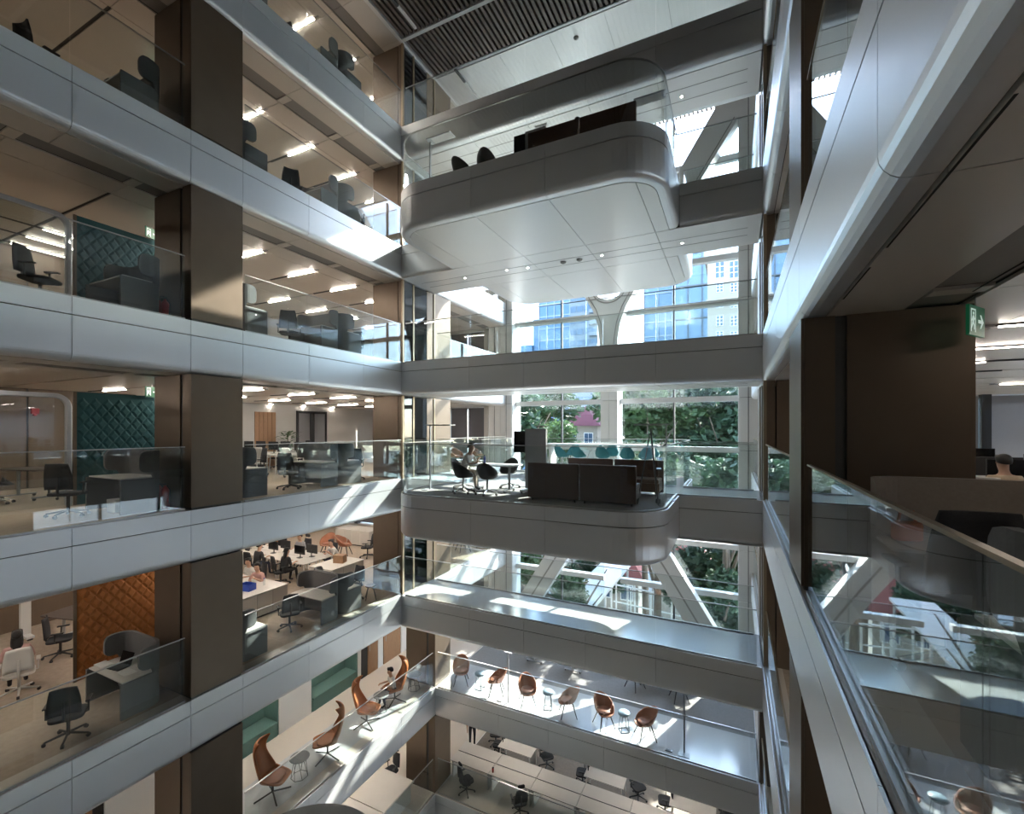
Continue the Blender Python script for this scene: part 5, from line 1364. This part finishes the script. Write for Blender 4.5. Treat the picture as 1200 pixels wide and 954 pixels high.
# ------------------------------------------------------------------ right wing at camera level
stand(podw, U, (1.83, 4.66, 0), 0, 'felt booth with taupe light tint and curved back beside the wide brown column')
stand(pod, U, (1.80, 3.27, 0), PI, 'grey felt booth facing the taupe one, rounded corner above the handrail')
stand(tchair, U, (1.38, 4.26, 0), PI + .12, 'black mesh task chair inside the taupe booth').scale = (1.12, 1.12, 1.12)
e = thing('bag', 'orange fabric bag on the booth desk', 'bag', (1.36, 5.10, .74), .3)
MB().prism(rrect(.22, .13, .05), 0, .16).obj('pouch', 'orange', e, bevel=.02); MB().tube([(-.07, 0, .15), (-.05, 0, .25), (.05, 0, .25), (.07, 0, .15)], .012, 6).obj('strap', 'orange', e)
for k, (x, y) in enumerate(((5.6, 16.0), (7.1, 16.0), (5.3, 12.6), (6.9, 12.6), (3.9, 10.3), (5.4, 10.3))):
    stand(desk, U, (x, y, 0), 0, 'pale desk past the taupe booth, %s row from the window blinds' % ('first', 'second', 'third')[k // 2], 'desks past the taupe booth')
    stand(mon, U, (x + .2, y + .1, .74), 0, 'black monitor on the %s desk row from the window blinds' % ('first', 'second', 'third')[k // 2], 'monitors past the taupe booth')
e = thing('desk_screen', 'dark desk divider in front of the window blinds', 'divider', (6.2, 13.2, 0)); MB().box(-1.6, 1.6, -.02, .02, .35, 1.12).obj('panel', 'black', e)
for s in (-1.4, 1.4): MB().box(s - .03, s + .03, -.15, .15, 0, .35).obj('foot', 'black', e)
for lb, kd, sh, lc, rz, hr in (('person with dark hair at the desk nearest the blinds', 'type', 'sh_white', (5.75, 16.65, 0), 0, 'short'), ('person beside the dark divider in front of the blinds', 'type', 'sh_cream', (6.3, 14.2, 0), .5, 'short'), ('person in white seated on the far side of the desks', 'lean', 'sh_white', (5.55, 11.9, 0), PI, 'short'), ('person in beige vest seen from behind, seated past the booth', 'type', 'sh_cream', (3.75, 9.55, 0), PI, 'short')):
    make_person(lb, kd, sh, 'tr_black', lc, rz, hr)
stand(wchair, U, (3.05, 8.7, 0), PI, 'pale task chair past the wide brown column'); stand(tchair, U, (5.3, 9.5, 0), PI, 'black task chair next to the person in the beige vest')
# linear slots in the soffit above the camera-side gallery
sl_ = place('ceiling', None, None, (0, 0, 0), 0, 'structure')
zz = UP['D'] - SOF
for (d, y0, y1) in ((.06, 1.0, 1.9), (.06, 2.2, 3.7), (.06, 4.1, 5.0), (1.2, 2.6, 3.8), (1.0, 4.2, 5.2)):
    MB().box(RX + .2 + d, RX + .212 + d, y0, y1, zz - .002, zz + .004).obj('air_slot', 'void', sl_)
# smoke detectors and small pendant strips
for k, (x, y, z_, wd) in enumerate(((675, 44, ZR - .03, 'white roof beam'), (660, 307, 6.88, 'underside of the upper rounded balcony'), (679, 304, 6.88, 'underside of the upper rounded balcony'))):
    e = thing('smoke_detector', 'small grey round smoke detector on the ' + wd, 'detector', pix(x, y, z=z_), 0, 'smoke detectors')
    MB().lathe([(0, 0), (.09, 0), (.09, -.02), (.06, -.05), (0, -.05)], 16).obj('housing', 'diffuser', e, True)
    MB().lathe([(0, -.05), (.02, -.05), (.02, -.058), (0, -.058)], 10).obj('sensor', 'mullion', e)
for k, (a, b, c) in enumerate((((533, 82), (545, 97), (562, 118)), ((452, -10), (466, 8), (492, 32)))):
    z_ = ZR - .12
    A_, B_, C_ = (pix(*q, z=z_) for q in (a, b, c))
    e = thing('pendant_strip', 'slim pendant strip below the slatted roof, %s' % ('beside the white roof beam', 'on the atrium side of the crossbar')[k], 'light fitting', (A_.x, A_.y, z_))
    MB().box(-.04, .04, 0, B_.y - A_.y, 0, .06).obj('dark_section', 'mullion', e); MB().box(-.04, .04, B_.y - A_.y, C_.y - A_.y, 0, .06).obj('white_section', 'white', e)
    for yy in (.1, C_.y - A_.y - .1): MB().tube([(0, yy, .06), (0, yy, .13)], .008, 5).obj('hanger', 'steel', e)
for x in (-16.0, -17.0, -18.0):
    o = stand(stripd, U, (x, 5.9, UP['C'] - SOF - .022), PI / 2, 'slim lit strip running along the teal quilted screen, middle-bridge level', 'strips along the teal quilted screen')
# doors behind the first column on the lounge level
xw = -13.22; z = LV['F']; zt = UP['F'] - SOF
w_ = place('door_4', None, None, (0, 0, 0), 0, 'structure'); MB().box(xw - .05, xw, 4.2, 5.2, z, zt).obj('door_leaf', 'wood', w_); MB().box(xw - .05, xw - .01, 5.22, 5.42, z, zt).obj('side_light', 'black', w_)
MB().tube([(xw + .04, 4.3, z + .95), (xw + .04, 4.3, z + 1.25)], .012, 6).obj('door_handle', 'steel', w_); MB().box(xw - .06, xw + .02, 5.43, 5.5, z, zt).obj('jamb', 'white', w_)
MB().box(xw - .06, xw, -4.9, 4.18, z, zt).obj('wall_left_end', 'white', None, kind='structure')
